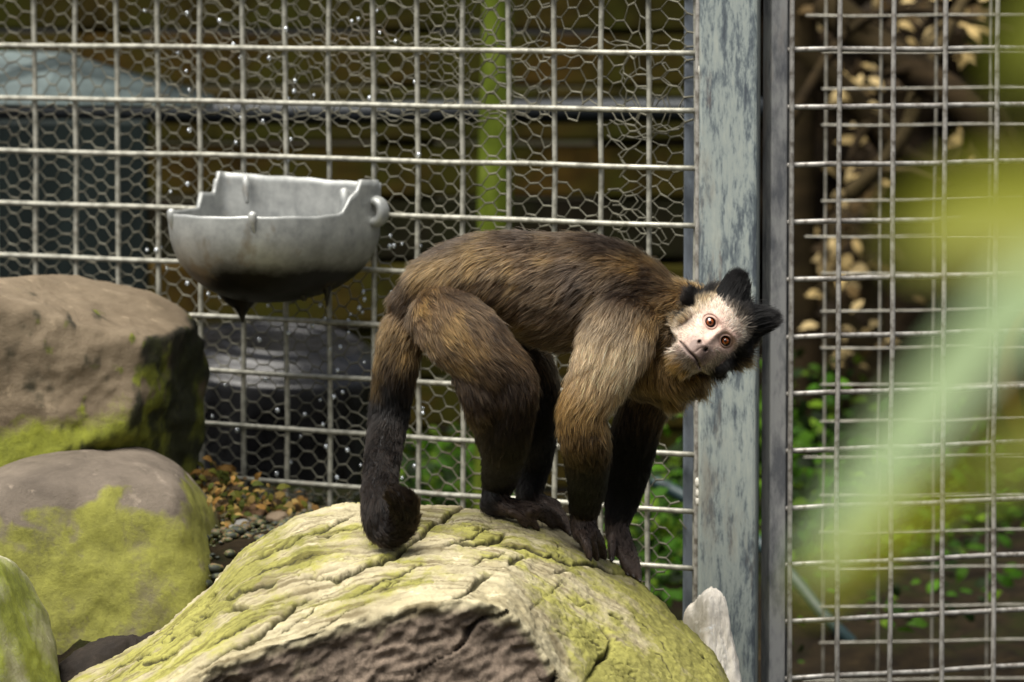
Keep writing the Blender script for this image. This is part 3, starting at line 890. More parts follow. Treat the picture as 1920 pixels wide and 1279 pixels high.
# thin welded screen some way behind the gate
SY = 4.78
scr = obj('wire_screen', None, loc=(P(1546, 640, SY).x, SY, 0))
tag(scr, 'finer welded wire screen standing behind the gate', 'wire screen')
sang = math.radians(4)
shm = [rod_mesh('wire', 0.60, 0.0011, 6, seed=i + 41) for i in range(3)]; svm = [rod_mesh('wire', 1.4, 0.0013, 6, seed=i + 51) for i in range(3)]
for i in range(12):
    o = obj('wire', svm[i % 3], M_THIN, scr, (0.0540 * i, 0, -0.02)); o.rotation_euler = (0, -math.pi / 2, 0)
for k in range(-6, 20):
    obj('wire', shm[k % 3], M_THIN, scr, (-0.004 if k % 6 else -0.02, -0.0022, zof(28 + 69.2 * k, SY) + random.uniform(-0.001, 0.001)))
scr.rotation_euler = (0, 0, sang)

# ------------------------------------------------------------------ broken metal bowl hooked on the fence
def bowl():
    bc = P(542, 394, 4.475)                       # middle of the flat back wall at front-rim height
    u = -FD; w = FN                              # right along the fence, out from it
    BM = Matrix.Translation(bc) @ Matrix((u, w, Vector((0, 0, 1)))).transposed().to_4x4()
    RW, RD, H = 0.0915, 0.128, 0.083
    n = 160; m = 34
    ang = np.linspace(0, 2 * math.pi, n, endpoint=False)
    # plan outline: half superellipse in front, nearly flat back wall
    ca, sa = np.cos(ang), np.sin(ang)
    k = np.where(sa >= 0, (np.abs(ca) ** 2.25 + np.abs(sa) ** 2.25) ** (-1 / 2.25), (np.abs(ca) ** 9 + np.abs(sa) ** 9) ** (-1 / 9))
    ux = ca * k * RW; wy = np.where(sa >= 0, sa * k * RD, sa * k * 0.022)
    # rim height: low in front, tall wall behind with stepped, broken ends
    hr = np.full(n, 0.0)
    back = sa < 0.10
    wall = 0.0290 - 0.0030 * (ux / RW)
    right = (ca > 0) & (wy < 0.045)
    st_r = 0.018 * sst(-wy, -0.044, -0.026) + 0.012 * sst(-wy, -0.022, -0.016)
    left = (ca < 0) & (wy < 0.022)
    hr = np.where(right, np.maximum(hr, st_r), hr)
    hr = np.where(left, 0.014 * sst(-wy, -0.019, -0.015) + 0.012 * sst(-wy, 0.005, 0.009), hr)
    hr = np.where(wy < -0.012, wall, hr)
    hr = hr + 0.0004 * np.sin(ang * 7) + 0.0003 * np.sin(ang * 17 + 1)
    def shell(off, Hd):
        rings = []
        for j in range(m):
            s = j / (m - 1)                       # 0 rim .. 1 bottom
            zz = -Hd * s
            sc = (1 - s ** 2.5) ** 0.50 if s < 1 else 0.0
            sc = max(sc, 0.02)
            z = zz + hr * max(0, 1 - s * 4.0)
            dirn = np.stack([ux, wy], 1); L = np.linalg.norm(dirn, axis=1)
            f = (L - off) / L * sc
            # keep the centre of the lower rings forward, so the belly hangs in front
            cy = 0.035 * (1 - sc)
            rings.append(np.stack([ux * f, wy * f + cy, z], 1))
        return np.array(rings)
    outer = shell(0, H); inner = shell(0.0042, H - 0.005)
    A = np.concatenate([inner[::-1], outer], 0)   # inner bottom -> rim -> outer bottom
    V = A.reshape(-1, 3)
    nr = A.shape[0]
    V[:, 2] += 0.0008 * fbm(V * 40, 3)
    Fq = []
    for j in range(nr - 1):
        for i in range(n):
            i2 = (i + 1) % n
            Fq.append((j * n + i, j * n + i2, (j + 1) * n + i2, (j + 1) * n + i))
    Fq.append(tuple(range(n))[::-1]); Fq.append(tuple((nr - 1) * n + i for i in range(n)))
    root = obj('metal_bowl', None); root.matrix_world = BM
    tag(root, 'broken grey cast aluminium bowl with black underside hung on the fence', 'bowl')
    me = mesh_np('body', V, Fq)
    t = NT('cast_aluminium'); co = t.coord()
    a = t.noise(co, 60, 7, 0.65); g = t.noise(co, 230, 4, 0.6)
    c = t.ramp(a, [(0.3, (0.24, 0.25, 0.245)), (0.7, (0.46, 0.47, 0.45))])
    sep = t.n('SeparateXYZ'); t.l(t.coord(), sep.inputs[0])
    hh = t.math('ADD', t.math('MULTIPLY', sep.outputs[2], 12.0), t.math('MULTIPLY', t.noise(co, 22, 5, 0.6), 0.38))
    low_dark = t.ramp(hh, [(-0.0, (1, 1, 1)), (1.0, (0, 0, 0))])
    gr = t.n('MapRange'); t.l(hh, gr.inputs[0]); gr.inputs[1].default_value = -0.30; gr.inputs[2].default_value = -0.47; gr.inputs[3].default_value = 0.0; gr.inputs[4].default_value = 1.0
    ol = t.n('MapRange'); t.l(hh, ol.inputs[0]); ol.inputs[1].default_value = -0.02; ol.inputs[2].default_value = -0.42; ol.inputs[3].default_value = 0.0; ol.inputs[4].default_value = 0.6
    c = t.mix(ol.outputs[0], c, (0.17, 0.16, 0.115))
    c = t.mix(gr.outputs[0], c, (0.008, 0.007, 0.005))  # black towards the bottom, with a noisy edge
    st = t.ramp(t.noise(t.coord((1, 1, 0.5), loc=(0.3, 0.1, 0)), 26, 4, 0.6), [(0.62, (0, 0, 0)), (0.72, (0.6, 0.6, 0.6))])
    c = t.mix(st, c, (0.16, 0.11, 0.05))
    t.base(c); t.set(Metallic=0.35, Roughness=0.42, Specular_IOR_Level=0.4); t.bump(g, 0.15, 0.0005)
    obj('body', me, t.m, root)
    # rim bead chips and ear with a hole
    bm = bmesh.new()
    th = np.linspace(-1.9, 1.9, 16)
    pts = np.stack([RW - 0.004 + 0.008 + 0.0085 * np.cos(th), th * 0, 0.001 + 0.0095 * np.sin(th)], 1)
    tube_bm(bm, pts, 0.0052, 10, 0.0075, ref=(0, 1, 0))
    obj('ear', bm_mesh('ear', bm), t.m, root, (-0.004, -0.006, 0.0))
    for du, dz in ((-0.048, 0), (0.044, 0)):
        bm = bmesh.new()
        wv = RD * (1 - (abs(du) / RW) ** 2.25) ** (1 / 2.25)
        tube_bm(bm, np.array([(du, wv + 0.0005, 0.001), (du, wv + 0.0008, -0.006), (du, wv - 0.0035, -0.016)]), [0.0042, 0.0034, 0.0015], 8)
        obj('rib', bm_mesh('rib', bm), t.m, root)
    bm = bmesh.new()
    tube_bm(bm, np.array([(-0.058, -0.013, 0.026), (-0.056, -0.010, 0.016), (-0.054, -0.009, 0.006)]), [0.004, 0.0035, 0.002], 8)
    obj('rib', bm_mesh('rib', bm), t.m, root)
    bm = bmesh.new()
    tube_bm(bm, np.array([(0.070, 0.012, 0.018), (0.073, 0.014, 0.008), (0.070, 0.018, -0.010)]), [0.005, 0.0055, 0.004], 8)
    obj('rib', bm_mesh('rib', bm), t.m, root)
    # black slime hanging below
    bm = bmesh.new()
    tube_bm(bm, np.array([(-0.018, 0.05, -0.062), (-0.018, 0.05, -0.083), (-0.016, 0.05, -0.088), (-0.016, 0.05, -0.093), (-0.016, 0.05, -0.099)]), [0.034, 0.013, 0.007, 0.004, 0.0015], 12)
    tube_bm(bm, np.array([(0.040, 0.035, -0.058), (0.040, 0.035, -0.070), (0.042, 0.035, -0.078)]), [0.016, 0.007, 0.002], 10)
    tube_bm(bm, np.array([(0.052, 0.02, -0.05), (0.056, 0.02, -0.072), (0.056, 0.02, -0.084)]), [0.010, 0.003, 0.0012], 8)
    me = bm_mesh('slime', bm); V = verts_of(me); put_verts(me, V + 0.003 * np.stack([fbm(V * 60, 3), fbm(V * 60 + 9, 3), fbm(V * 60 + 4, 3)], 1))
    s = obj('slime', me, plain_mat('black_slime', (0.006, 0.005, 0.004), 0.35), root)
    s['label'] = 'black slime dripping from the underside'


bowl()

# ------------------------------------------------------------------ background left of the post: boards, mossy pole, rail, sheet, tub
def board_mat(name, a, b, moss):
    t = NT(name); co = t.coord((1, 1, 9)); n = t.noise(co, 5, 7, 0.65, 0.5); m = t.noise(t.coord(), 7, 4, 0.6)
    c = t.ramp(n, [(0.3, a), (0.7, b)])
    c = t.mix(t.ramp(m, [(0.43, (0, 0, 0)), (0.58, (0.85, 0.85, 0.85))]), c, moss)
    g = t.noise(t.coord(loc=(4, 2, 7)), 11, 5, 0.65, 0.5)
    c = t.mix(t.ramp(g, [(0.50, (0, 0, 0)), (0.66, (0.8, 0.8, 0.8))]), c, tuple(q * 0.18 for q in b))
    t.base(c); t.set(Roughness=0.9, Specular_IOR_Level=0.08); t.bump(n, 0.4, 0.003)
    return t.m


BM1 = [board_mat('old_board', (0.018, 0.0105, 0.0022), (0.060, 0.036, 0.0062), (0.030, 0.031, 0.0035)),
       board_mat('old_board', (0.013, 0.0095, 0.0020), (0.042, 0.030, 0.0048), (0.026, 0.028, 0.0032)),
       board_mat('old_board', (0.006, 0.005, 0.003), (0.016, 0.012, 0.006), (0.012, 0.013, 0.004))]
BY = 5.95
wallb = obj('board_wall', None, loc=(P(600, 640, BY).x, BY, 0))
tag(wallb, 'old olive brown board wall behind the wire fence', 'wall')
y = -620; i = 0
while y < 1100:
    h = random.choice((92, 104, 118)); zc = zof(y + h / 2, BY)
    x0, x1 = P(-260, 0, BY).x, P(1330, 0, BY).x
    bm = bmesh.new(); box_bm(bm, (0, 0, 0), (x1 - x0, 0.025, (h - 7) * BY / F_PX), None, 0.004)
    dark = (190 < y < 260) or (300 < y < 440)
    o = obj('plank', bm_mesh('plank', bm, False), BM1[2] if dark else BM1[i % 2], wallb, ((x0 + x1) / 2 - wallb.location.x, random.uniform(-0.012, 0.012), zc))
    o.rotation_euler = (0, random.uniform(-0.004, 0.004), 0)
    y += h; i += 1
for px in (180, 760, 1180):
    bm = bmesh.new(); box_bm(bm, (0, 0, 0), (0.07, 0.06, 1.6), None, 0.005)
    obj('post', bm_mesh('post', bm, False), BM1[2], wallb, (P(px, 0, BY).x - wallb.location.x, 0.05, 0.8))

# mossy green pole
bm = bmesh.new()
pz = np.linspace(zof(430, 5.5) - 0.45, 1.25, 40)
px_ = np.interp(pz, [pz[0], zof(-60, 5.5)], [P(918, 0, 5.5).x, P(934, 0, 5.5).x])
tube_bm(bm, np.stack([px_, np.full(40, 5.5), pz], 1), 0.0165 * (1 + 0.08 * fbm(np.stack([pz * 20, pz * 0, pz * 0], 1), 3)) + 0.003 * sst(-pz, -0.7, -0.5), 14)
t = NT('algae_pole'); n = t.noise(t.coord((1, 1, 0.4)), 30, 6, 0.65)
t.base(t.ramp(n, [(0.3, (0.03, 0.04, 0.004)), (0.55, (0.085, 0.115, 0.010)), (0.7, (0.14, 0.17, 0.03))])); t.set(Roughness=0.8, Specular_IOR_Level=0.1); t.bump(n, 0.4, 0.004)
tag(obj('pole', bm_mesh('pole', bm), t.m), 'upright pole coated in bright green algae behind the fence', 'pole')

# dark rail crossing behind the fence
bm = bmesh.new()
tube_bm(bm, np.array([P(-200, 205, 5.7), P(600, 212, 5.62), P(1420, 205, 5.55)]), 0.014, 12, cap=True, ref=(0, 0, 1))
tag(obj('rail', bm_mesh('rail', bm), plain_mat('dark_rail_steel', (0.012, 0.015, 0.018), 0.45, 0.3)), 'dark steel rail crossing behind the fence', 'rail')

# leaning weathered sheet and a dark teal board below it
bm = bmesh.new()
a = [P(-160, 92, 5.15), P(120, 98, 5.25), P(400, 178, 5.4), P(400, 196, 5.4), P(60, 196, 5.12), P(-160, 192, 5.05)]
vs1 = [bm.verts.new(p) for p in a]; vs2 = [bm.verts.new(p + Vector((0, 0.012, -0.004))) for p in a]
bm.faces.new(vs1); bm.faces.new(vs2[::-1])
for k in range(6):
    bm.faces.new((vs1[k], vs2[k], vs2[(k + 1) % 6], vs1[(k + 1) % 6]))
t = NT('weathered_sheet'); n = t.noise(t.coord((1, 1, 6), rot=(0, 0.3, 0)), 12, 6, 0.65)
t.base(t.ramp(n, [(0.3, (0.03, 0.04, 0.04)), (0.7, (0.15, 0.19, 0.185))])); t.set(Roughness=0.5)
tag(obj('sheet', bm_mesh('sheet', bm, False), t.m), 'weathered grey green plastic sheet leaning behind the fence', 'sheet')
bm = bmesh.new(); c0 = P(60, 0, 5.5)
box_bm(bm, (c0.x, 5.5, zof(440, 5.5)), (430 * 5.5 / F_PX, 0.03, 430 * 5.5 / F_PX), None, 0.004)
t = NT('dark_teal_board'); n = t.noise(t.coord((1, 1, 0.3)), 14, 6, 0.65)
t.base(t.ramp(n, [(0.3, (0.002, 0.004, 0.004)), (0.7, (0.011, 0.018, 0.017))])); t.set(Roughness=0.6, Specular_IOR_Level=0.15)
tag(obj('board', bm_mesh('board', bm, False), t.m), 'dark teal board standing behind the fence under the grey sheet', 'board')

# upturned black tub
tc = P(520, 640, 5.10); k = 5.10 / F_PX
prof = [(0.0, 0.010), (0.05, 0.010), (0.056, 0.013), (0.062, 0.010), (0.080, 0.008), (0.088, 0.011), (0.094, 0.007), (0.105, 0.0), (0.1115, -0.009), (0.116, -0.02), (0.122, -0.09), (0.128, -0.17), (0.134, -0.19), (0.134, -0.25)]
pr = crom(np.array(prof), 4); nseg = 72
V = np.concatenate([np.stack([np.cos(2 * math.pi * q / nseg) * pr[:, 0], np.sin(2 * math.pi * q / nseg) * pr[:, 0], pr[:, 1]], 1) for q in range(nseg)])
me = mesh_np('tub', V, grid_faces(nseg, len(pr), True))
t = NT('black_plastic'); n = t.noise(t.coord((1, 4, 1)), 18, 6, 0.7)
t.base(t.ramp(n, [(0.35, (0.002, 0.002, 0.0025)), (0.7, (0.008, 0.008, 0.009))])); t.set(Specular_IOR_Level=0.45, Roughness=t.ramp(n, [(0.3, (0.15, 0.15, 0.15)), (0.7, (0.45, 0.45, 0.45))]))
t.bump(n, 0.3, 0.004)
o = obj('tub', me, t.m, loc=(tc.x, tc.y, zof(658, 5.1))); o.rotation_euler = (math.radians(9), math.radians(3), 0)
tag(o, 'upturned black plastic tub with shiny wet base behind the fence', 'tub')

# ------------------------------------------------------------------ background behind the gate: bank, logs, branches, dry leaves, undergrowth
GXc = P(1700, 0, 6.0).x
bv = []
bu = np.linspace(P(1120, 0, 6.0).x, P(2600, 0, 6.0).x, 90); bz = np.linspace(-0.05, 1.05, 70)
BU, BZ = np.meshgrid(bu, bz, indexing='ij')
bp = np.stack([BU.ravel(), np.full(BU.size, 6.2), BZ.ravel()], 1)
bp[:, 1] += 0.10 * fbm(bp * 7, 4) - 0.5 * sst(-bp[:, 2], -0.35, 0.05)
me = mesh_np('earth_bank', bp, grid_faces(90, 70)[:, ::-1])
t = NT('dark_bank'); n = t.noise(t.coord(), 18, 8, 0.7); n2 = t.noise(t.coord((1, 1, 0.6)), 9, 5, 0.6, 0.6)
c = t.ramp(n, [(0.35, (0.003, 0.0025, 0.002)), (0.65, (0.018, 0.012, 0.006))])
t.base(c); t.set(Roughness=0.95, Specular_IOR_Level=0.05); t.bump(n, 0.8, 0.02)
tag(obj('earth_bank', me, t.m), 'dark earth bank behind the gate', kind='structure')

M_BARK = board_mat('bark', (0.007, 0.005, 0.003), (0.045, 0.030, 0.014), (0.022, 0.016, 0.006))
M_BARK2 = board_mat('pale_bark', (0.018, 0.013, 0.007), (0.10, 0.075, 0.036), (0.04, 0.03, 0.012))


def branch(label, pts, r0, r1, mat, group='branches behind the gate', twigs=0):
    ps = crom(np.array([tuple(P(*q)) for q in pts]), 6)
    r = np.linspace(r0, r1, len(ps)) * (1 + 0.12 * fbm(ps * 60, 2))
    base = Vector(ps[0]); bm = bmesh.new(); tube_bm(bm, ps - np.array(base), r, 10)
    root = obj('branch', bm_mesh('branch', bm), mat, loc=base)
    tag(root, label, 'branch', group)
    rr = random.Random(len(label))
    for i in range(twigs):
        k = rr.randrange(2, len(ps) - 1); st = ps[k] - np.array(base)
        dv = np.array((rr.uniform(-1, 1), rr.uniform(-.5, .2), rr.uniform(-.6, 1.0))); dv *= rr.uniform(0.04, 0.10) / np.linalg.norm(dv)
        b2 = bmesh.new(); mid = st + dv * 0.5 + np.array((0, 0, 0.008)); tube_bm(b2, np.array([st, mid, st + dv]), [r1 * 0.7, r1 * 0.5, r1 * 0.25], 6)
        obj('twig', bm_mesh('twig', b2), mat, root)
    return root


branch('thick brown branch slanting down behind the top of the gate', [(1560, 20, 5.6), (1680, 110, 5.55), (1800, 190, 5.5), (1880, 300, 5.5), (2000, 420, 5.5)], 0.022, 0.016, M_BARK, twigs=5)
branch('brown branch crossing low behind the thick slanting branch', [(1490, 90, 5.7), (1600, 190, 5.7), (1700, 300, 5.7), (1830, 330, 5.75), (1990, 300, 5.8)], 0.018, 0.012, M_BARK, twigs=5)
branch('pale dead branch rising beside the gate frame', [(1600, 360, 5.5), (1690, 260, 5.5), (1740, 130, 5.55), (1830, -40, 5.6)], 0.010, 0.007, M_BARK2, twigs=5)
branch('thin twisted branch hanging across the dark bank', [(1480, 230, 5.4), (1590, 60, 5.45), (1720, 20, 5.5), (1900, 60, 5.5)], 0.007, 0.004, M_BARK, twigs=6)
branch('upright pale rotten trunk behind the gate', [(1590, 900, 5.85), (1600, 700, 5.8), (1590, 560, 5.8), (1610, 440, 5.8)], 0.050, 0.040, M_BARK2, twigs=2)
branch('dark upright trunk beside the pale rotten trunk', [(1500, 1000, 5.7), (1515, 700, 5.7), (1500, 400, 5.7), (1510, -60, 5.7)], 0.020, 0.016, M_BARK)


def leaf_mesh_into(Vs, Fs, cen, size, dirv, nrm, curl=0.2):
    d = np.array(dirv) / (np.linalg.norm(dirv) + 1e-9); n = np.array(nrm) - d * np.dot(nrm, d); n /= np.linalg.norm(n) + 1e-9
    s = np.cross(d, n); b = len(Vs)
    for (a, w, h) in ((0, 0, 0), (0.3, 0.26, 0.06), (0.3, -0.26, 0.06), (0.65, 0.22, 0.04), (0.65, -0.22, 0.04), (1.0, 0, -curl)):
        Vs.append(np.array(cen) + size * (d * a + s * w + n * h))
    Fs.extend([(b, b + 1, b + 2), (b + 1, b + 3, b + 4, b + 2), (b + 3, b + 5, b + 4)])


def leaf_stuff(name, label, cat_kind, cols, spots, count, size, seed):
    rr = np.random.default_rng(seed); Vs, Fs, Cs = [], [], []
    for i in range(count):
        px, py, Y, sx, sy, sY = spots[rr.integers(len(spots))]
        p = P(px + rr.normal() * sx, py + rr.normal() * sy, Y + rr.normal() * sY)
        if p.z < 0.02: continue
        th = rr.uniform(0, 6.28)
        dv = (math.cos(th), -0.4 + rr.normal() * 0.3, math.sin(th) * 0.7 - 0.25); nv = (rr.normal() * .5, -0.8, 0.9 + rr.normal() * .4)
        k0 = len(Vs); leaf_mesh_into(Vs, Fs, p, size * rr.uniform(0.5, 1.3), dv, nv)
        c = np.array(cols[rr.integers(len(cols))]) * rr.uniform(0.6, 1.35)
        Cs += [c] * (len(Vs) - k0)
    me = mesh_np(name, Vs, Fs, False); set_attr(me, 'Col', np.array(Cs), 'FLOAT_COLOR')
    t = NT(name + '_leaf'); c = t.attr('Col', 'Color'); t.base(c); t.set(Roughness=0.65, Specular_IOR_Level=0.12)
    tr = t.n('BsdfTranslucent'); t.l(c, tr.inputs[0]); mx = t.n('MixShader'); mx.inputs[0].default_value = 0.3
    t.l(t.b.outputs[0], mx.inputs[1]); t.l(tr.outputs[0], mx.inputs[2]); t.l(mx.outputs[0], t.out.inputs[0])
    return tag(obj(name, me, t.m), label, kind=cat_kind)


leaf_stuff('undergrowth', 'green undergrowth low behind the gate and post', 'stuff', [(0.028, 0.085, 0.003), (0.045, 0.115, 0.004), (0.075, 0.135, 0.006), (0.010, 0.026, 0.002), (0.006, 0.014, 0.0015)],
           [(1520, 1000, 5.5, 70, 110, 0.15), (1600, 1140, 5.4, 110, 60, 0.1), (1680, 1060, 5.5, 90, 60, 0.1), (1250, 980, 5.4, 45, 70, 0.12), (1255, 1090, 5.3, 50, 40, 0.1),
            (1500, 790, 5.8, 40, 60, 0.1), (1880, 1200, 5.4, 60, 50, 0.1), (1700, 930, 5.8, 120, 60, .1), (830, 905, 5.8, 60, 40, 0.1), (1850, 1000, 5.8, 80, 60, .1), (1600, 1230, 5.2, 120, 40, .1), (1780, 1180, 5.3, 120, 60, .1)], 8500, 0.021, 4)
leaf_stuff('dry_leaves', 'cream dead leaves and wood chips caught on the branches behind the gate', 'stuff', [(0.50, 0.37, 0.16), (0.56, 0.43, 0.21), (0.10, 0.065, 0.025), (0.03, 0.02, 0.01), (0.045, 0.03, 0.015)],
           [(1600, 150, 5.75, 26, 26, 0.05), (1640, 280, 5.75, 20, 24, 0.05), (1540, 20, 5.75, 26, 26, 0.05), (1815, 40, 5.8, 22, 40, 0.05), (1600, 370, 5.75, 36, 20, 0.05), (1830, 270, 5.8, 22, 22, 0.05),
            (1570, 480, 5.72, 30, 40, 0.04), (1640, 560, 5.74, 50, 70, 0.04), (1560, 640, 5.7, 30, 60, 0.04), (1700, 30, 5.8, 30, 20, .05)], 330, 0.026, 9)
leaf_stuff('leaf_litter', 'yellow brown leaf litter scattered over the gravel by the fence', 'stuff', [(0.20, 0.11, 0.03), (0.28, 0.19, 0.06), (0.10, 0.10, 0.015), (0.06, 0.04, 0.02), (0.05, 0.06, 0.008)], LITTER_AT, 420, 0.011, 14)
# teal hose lying across behind the post
bm = bmesh.new(); tube_bm(bm, crom(np.array([tuple(P(*q)) for q in ((1180, 880, 5.2), (1290, 935, 5.15), (1400, 1000, 5.1), (1490, 1085, 5.05), (1560, 1170, 5.0), (1700, 1300, 5.0))]), 6), 0.007, 10, cap=True)
tag(obj('hose', bm_mesh('hose', bm), plain_mat('teal_hose', (0.012, 0.03, 0.032), 0.5)), 'teal garden hose slanting behind the post', 'hose')
# white flower
fr_ = P(1822, 1118, 5.3); Vs, Fs = [], []
for i in range(9):
    th = i * 2 * math.pi / 9; leaf_mesh_into(Vs, Fs, (0, 0, 0), 0.016, (math.cos(th), -0.25, math.sin(th)), (0, -1, 0.2))
tag(obj('flower', mesh_np('flower', Vs, Fs, False), plain_mat('white_petal', (0.7, 0.7, 0.62), 0.6), loc=fr_), 'small white flower in the dark undergrowth behind the gate', 'flower')

# ------------------------------------------------------------------ foreground plant, far out of focus
def blade(Vs, Fs, pts, w, fold=0.25):
    ps = crom(np.array([tuple(P(*q)) for q in pts]), 8); n = len(ps)
    T = np.gradient(ps, axis=0); T /= np.linalg.norm(T, axis=1)[:, None]
    b = len(Vs)
    for i in range(n):
        s = i / (n - 1); ww = w * (math.sin(math.pi * min(max(s * 0.94 + 0.05, 0), 1)) ** 0.6)
        a = np.cross(T[i], (0, -1.0, 0.35)); a /= np.linalg.norm(a) + 1e-9
        nn = np.cross(a, T[i])
        Vs += [ps[i] - a * ww + nn * ww * fold, ps[i], ps[i] + a * ww + nn * ww * fold]
    for i in range(n - 1):
        for k in (0, 1):
            Fs.append((b + i * 3 + k, b + i * 3 + k + 1, b + (i + 1) * 3 + k + 1, b + (i + 1) * 3 + k))


def leaf_mat(name, c, c2):
    t = NT(name); n = t.noise(t.coord(), 60, 5, 0.6); cc = t.mix(n, c, c2)
    t.base(cc); t.set(Roughness=0.45)
    tr = t.n('BsdfTranslucent'); t.l(cc, tr.inputs[0]); mx = t.n('MixShader'); mx.inputs[0].default_value = 0.45
    t.l(t.b.outputs[0], mx.inputs[1]); t.l(tr.outputs[0], mx.inputs[2]); t.l(mx.outputs[0], t.out.inputs[0])
    return t.m


M_PALE = leaf_mat('pale_leaf', (0.29, 0.41, 0.19), (0.42, 0.53, 0.29))
M_YEL = leaf_mat('yellow_leaf', (0.25, 0.27, 0.012), (0.33, 0.34, 0.02))
M_OLV = leaf_mat('olive_leaf', (0.16, 0.20, 0.008), (0.24, 0.25, 0.02))
M_ORG = leaf_mat('orange_stem', (0.35, 0.17, 0.02), (0.4, 0.2, 0.03))
plant = obj('plant', None, loc=P(2250, 1500, .95))
tag(plant, 'blurred leafy plant with pale and yellow green blades in front of the gate', 'plant')
PL = plant.location.copy()


def plant_leaf(pts, w, mat, name='leaf'):
    Vs, Fs = [], []; blade(Vs, Fs, pts, w)
    me = mesh_np(name, [np.array(v) - np.array(PL) for v in Vs], Fs)
    return obj(name, me, mat, plant)


plant_leaf([(2250, 250, 1.15), (2050, 380, 1.12), (1900, 560, 1.1), (1740, 760, 1.08), (1620, 920, 1.06), (1515, 1070, 1.04)], 0.0068, M_PALE)
plant_leaf([(2300, 330, .90), (2080, 380, .90), (1900, 400, .90), (1780, 425, .90), (1690, 470, .90)], 0.0098, M_YEL)
plant_leaf([(2200, -60, .95), (2050, 0, .95), (1960, 60, .95), (1890, 170, .95)], 0.0078, M_OLV)
plant_leaf([(2300, 620, .95), (2100, 740, .95), (1960, 820, .95), (1870, 870, .95), (1810, 930, .95)], 0.0060, M_OLV)
plant_leaf([(1800, 900, 1.04), (1700, 960, 1.02), (1600, 1040, 1.0), (1500, 1130, .98)], 0.0036, M_YEL)
plant_leaf([(2250, 480, 1.1), (2060, 520, 1.08), (1920, 600, 1.06), (1800, 720, 1.05)], 0.0046, M_PALE)
bm = bmesh.new(); tube_bm(bm, crom(np.array([tuple(P(*q)) for q in ((1960, 560, 2.2), (1905, 640, 2.2), (1892, 740, 2.2), (1925, 830, 2.2), (2000, 900, 2.2))]), 6) - np.array(PL), 0.0011, 6)
obj('tendril', bm_mesh('tendril', bm), M_ORG, plant)
bm = bmesh.new()
stem_pts = crom(np.array([tuple(P(*q)) for q in ((2250, 8200, .95), (2280, 1500, .95), (2290, 620, .95), (2260, 250, .98), (2200, -60, .95))]), 8)
tube_bm(bm, stem_pts - np.array(PL), np.linspace(0.006, 0.002, len(stem_pts)), 8)
obj('stem', bm_mesh('stem', bm), M_OLV, plant)

# ------------------------------------------------------------------ the capuchin monkey
YM = 4.055                                   # depth of the body's middle plane
KP = YM / F_PX                               # metres per photograph pixel there
BROWN, DKBROWN, GOLD, CREAM, BLACK = (0.128, 0.080, 0.041), (0.024, 0.0145, 0.009), (0.37, 0.220, 0.070), (0.76, 0.58, 0.35), (0.0045, 0.0036, 0.0032)
GREYB, TAN = (0.068, 0.049, 0.036), (0.27, 0.175, 0.09)


def mixc(a, b, t): return tuple(x * (1 - t) + y * t for x, y in zip(a, b))


def hitY(px, py, default):
    for k in range(0, 30, 3):
        h = rock_hit(px - k * 0.3, py + k)
        if h is not None: return h
    return P(px, py, default)


bones = []                                   # (pos, radius, flow, colour, hair length m, lift, density)
bmk = bmesh.new()


def chain(secs, flow=1.0, down=0.0, bone=True, n=18, m=5):
    """secs rows: px, py, d(depth offset from body plane) , r in picture px, r in depth px, colour, hair px, lift"""
    A = []
    for s in secs:
        p = P(s[0], s[1], YM + s[2])
        A.append(list(p) + [s[3] * KP, s[4] * KP] + list(s[5]) + [s[6] * KP, s[7]])
    R = crom(np.array(A), m)
    tube_bm(bmk, R[:, :3], R[:, 3], n, R[:, 4])
    if bone:
        T = np.gradient(R[:, :3], axis=0); T /= np.linalg.norm(T, axis=1)[:, None]
        for i in range(len(R)):
            f = T[i] * flow + np.array((0, 0, -down)); f /= np.linalg.norm(f)
            bones.append((R[i, :3], min(R[i, 3], R[i, 4] * 1.0), f, np.clip(R[i, 5:8], 0.004, 1), max(R[i, 8], 0.0008), R[i, 9]))
    return R


# torso, rump to neck; the coat runs back and down
chain([(772, 566, 0, 36, 40, BROWN, 34, .45), (815, 540, 0, 60, 68, BROWN, 36, .32), (880, 522, 0, 74, 86, BROWN, 38, .28), (950, 519, 0, 83, 96, BROWN, 38, .26),
       (1040, 543, 0, 105, 106, BROWN, 40, .26), (1115, 553, 0, 106, 110, BROWN, 38, .26), (1180, 580, 0, 100, 104, mixc(BROWN, DKBROWN, .3), 36, .3),
       (1238, 602, -.004, 82, 86, mixc(BROWN, GOLD, .3), 38, .42), (1288, 616, -.008, 74, 72, mixc(GOLD, BROWN, .3), 42, .55), (1325, 624, -.022, 58, 58, mixc(GOLD, BROWN, .2), 40, .60)], flow=-0.85, down=0.55)
# chest and throat
chain([(1190, 650, -.005, 62, 70, TAN, 34, .4), (1225, 690, -.005, 58, 60, mixc(GOLD, DKBROWN, .35), 34, .45), (1255, 725, -.005, 34, 40, mixc(GOLD, DKBROWN, .3), 34, .5)], flow=0.8, down=0.4)

chain([(1225, 670, -.008, 52, 50, mixc(GOLD, DKBROWN, .25), 36, .5), (1262, 700, -.018, 42, 40, mixc(GOLD, DKBROWN, .2), 36, .55), (1298, 708, -.026, 26, 28, mixc(GOLD, DKBROWN, .2), 34, .6)], flow=0.6, down=0.7)

# where hands, feet and tail meet the rock
h_hand1 = hitY(1108, 1044, 4.0); h_hand2 = hitY(1186, 1080, 4.1); h_foot1 = hitY(985, 985, 4.03); h_foot2 = hitY(1050, 985, 4.1)
h_tail = hitY(722, 1030, 4.0)
y1 = h_hand1.y - YM + 0.012; y2 = max(h_hand2.y - YM, y1 + 0.055); yf1 = h_foot1.y - YM + 0.008; yf2 = max(yf1 + 0.06, 0.05)

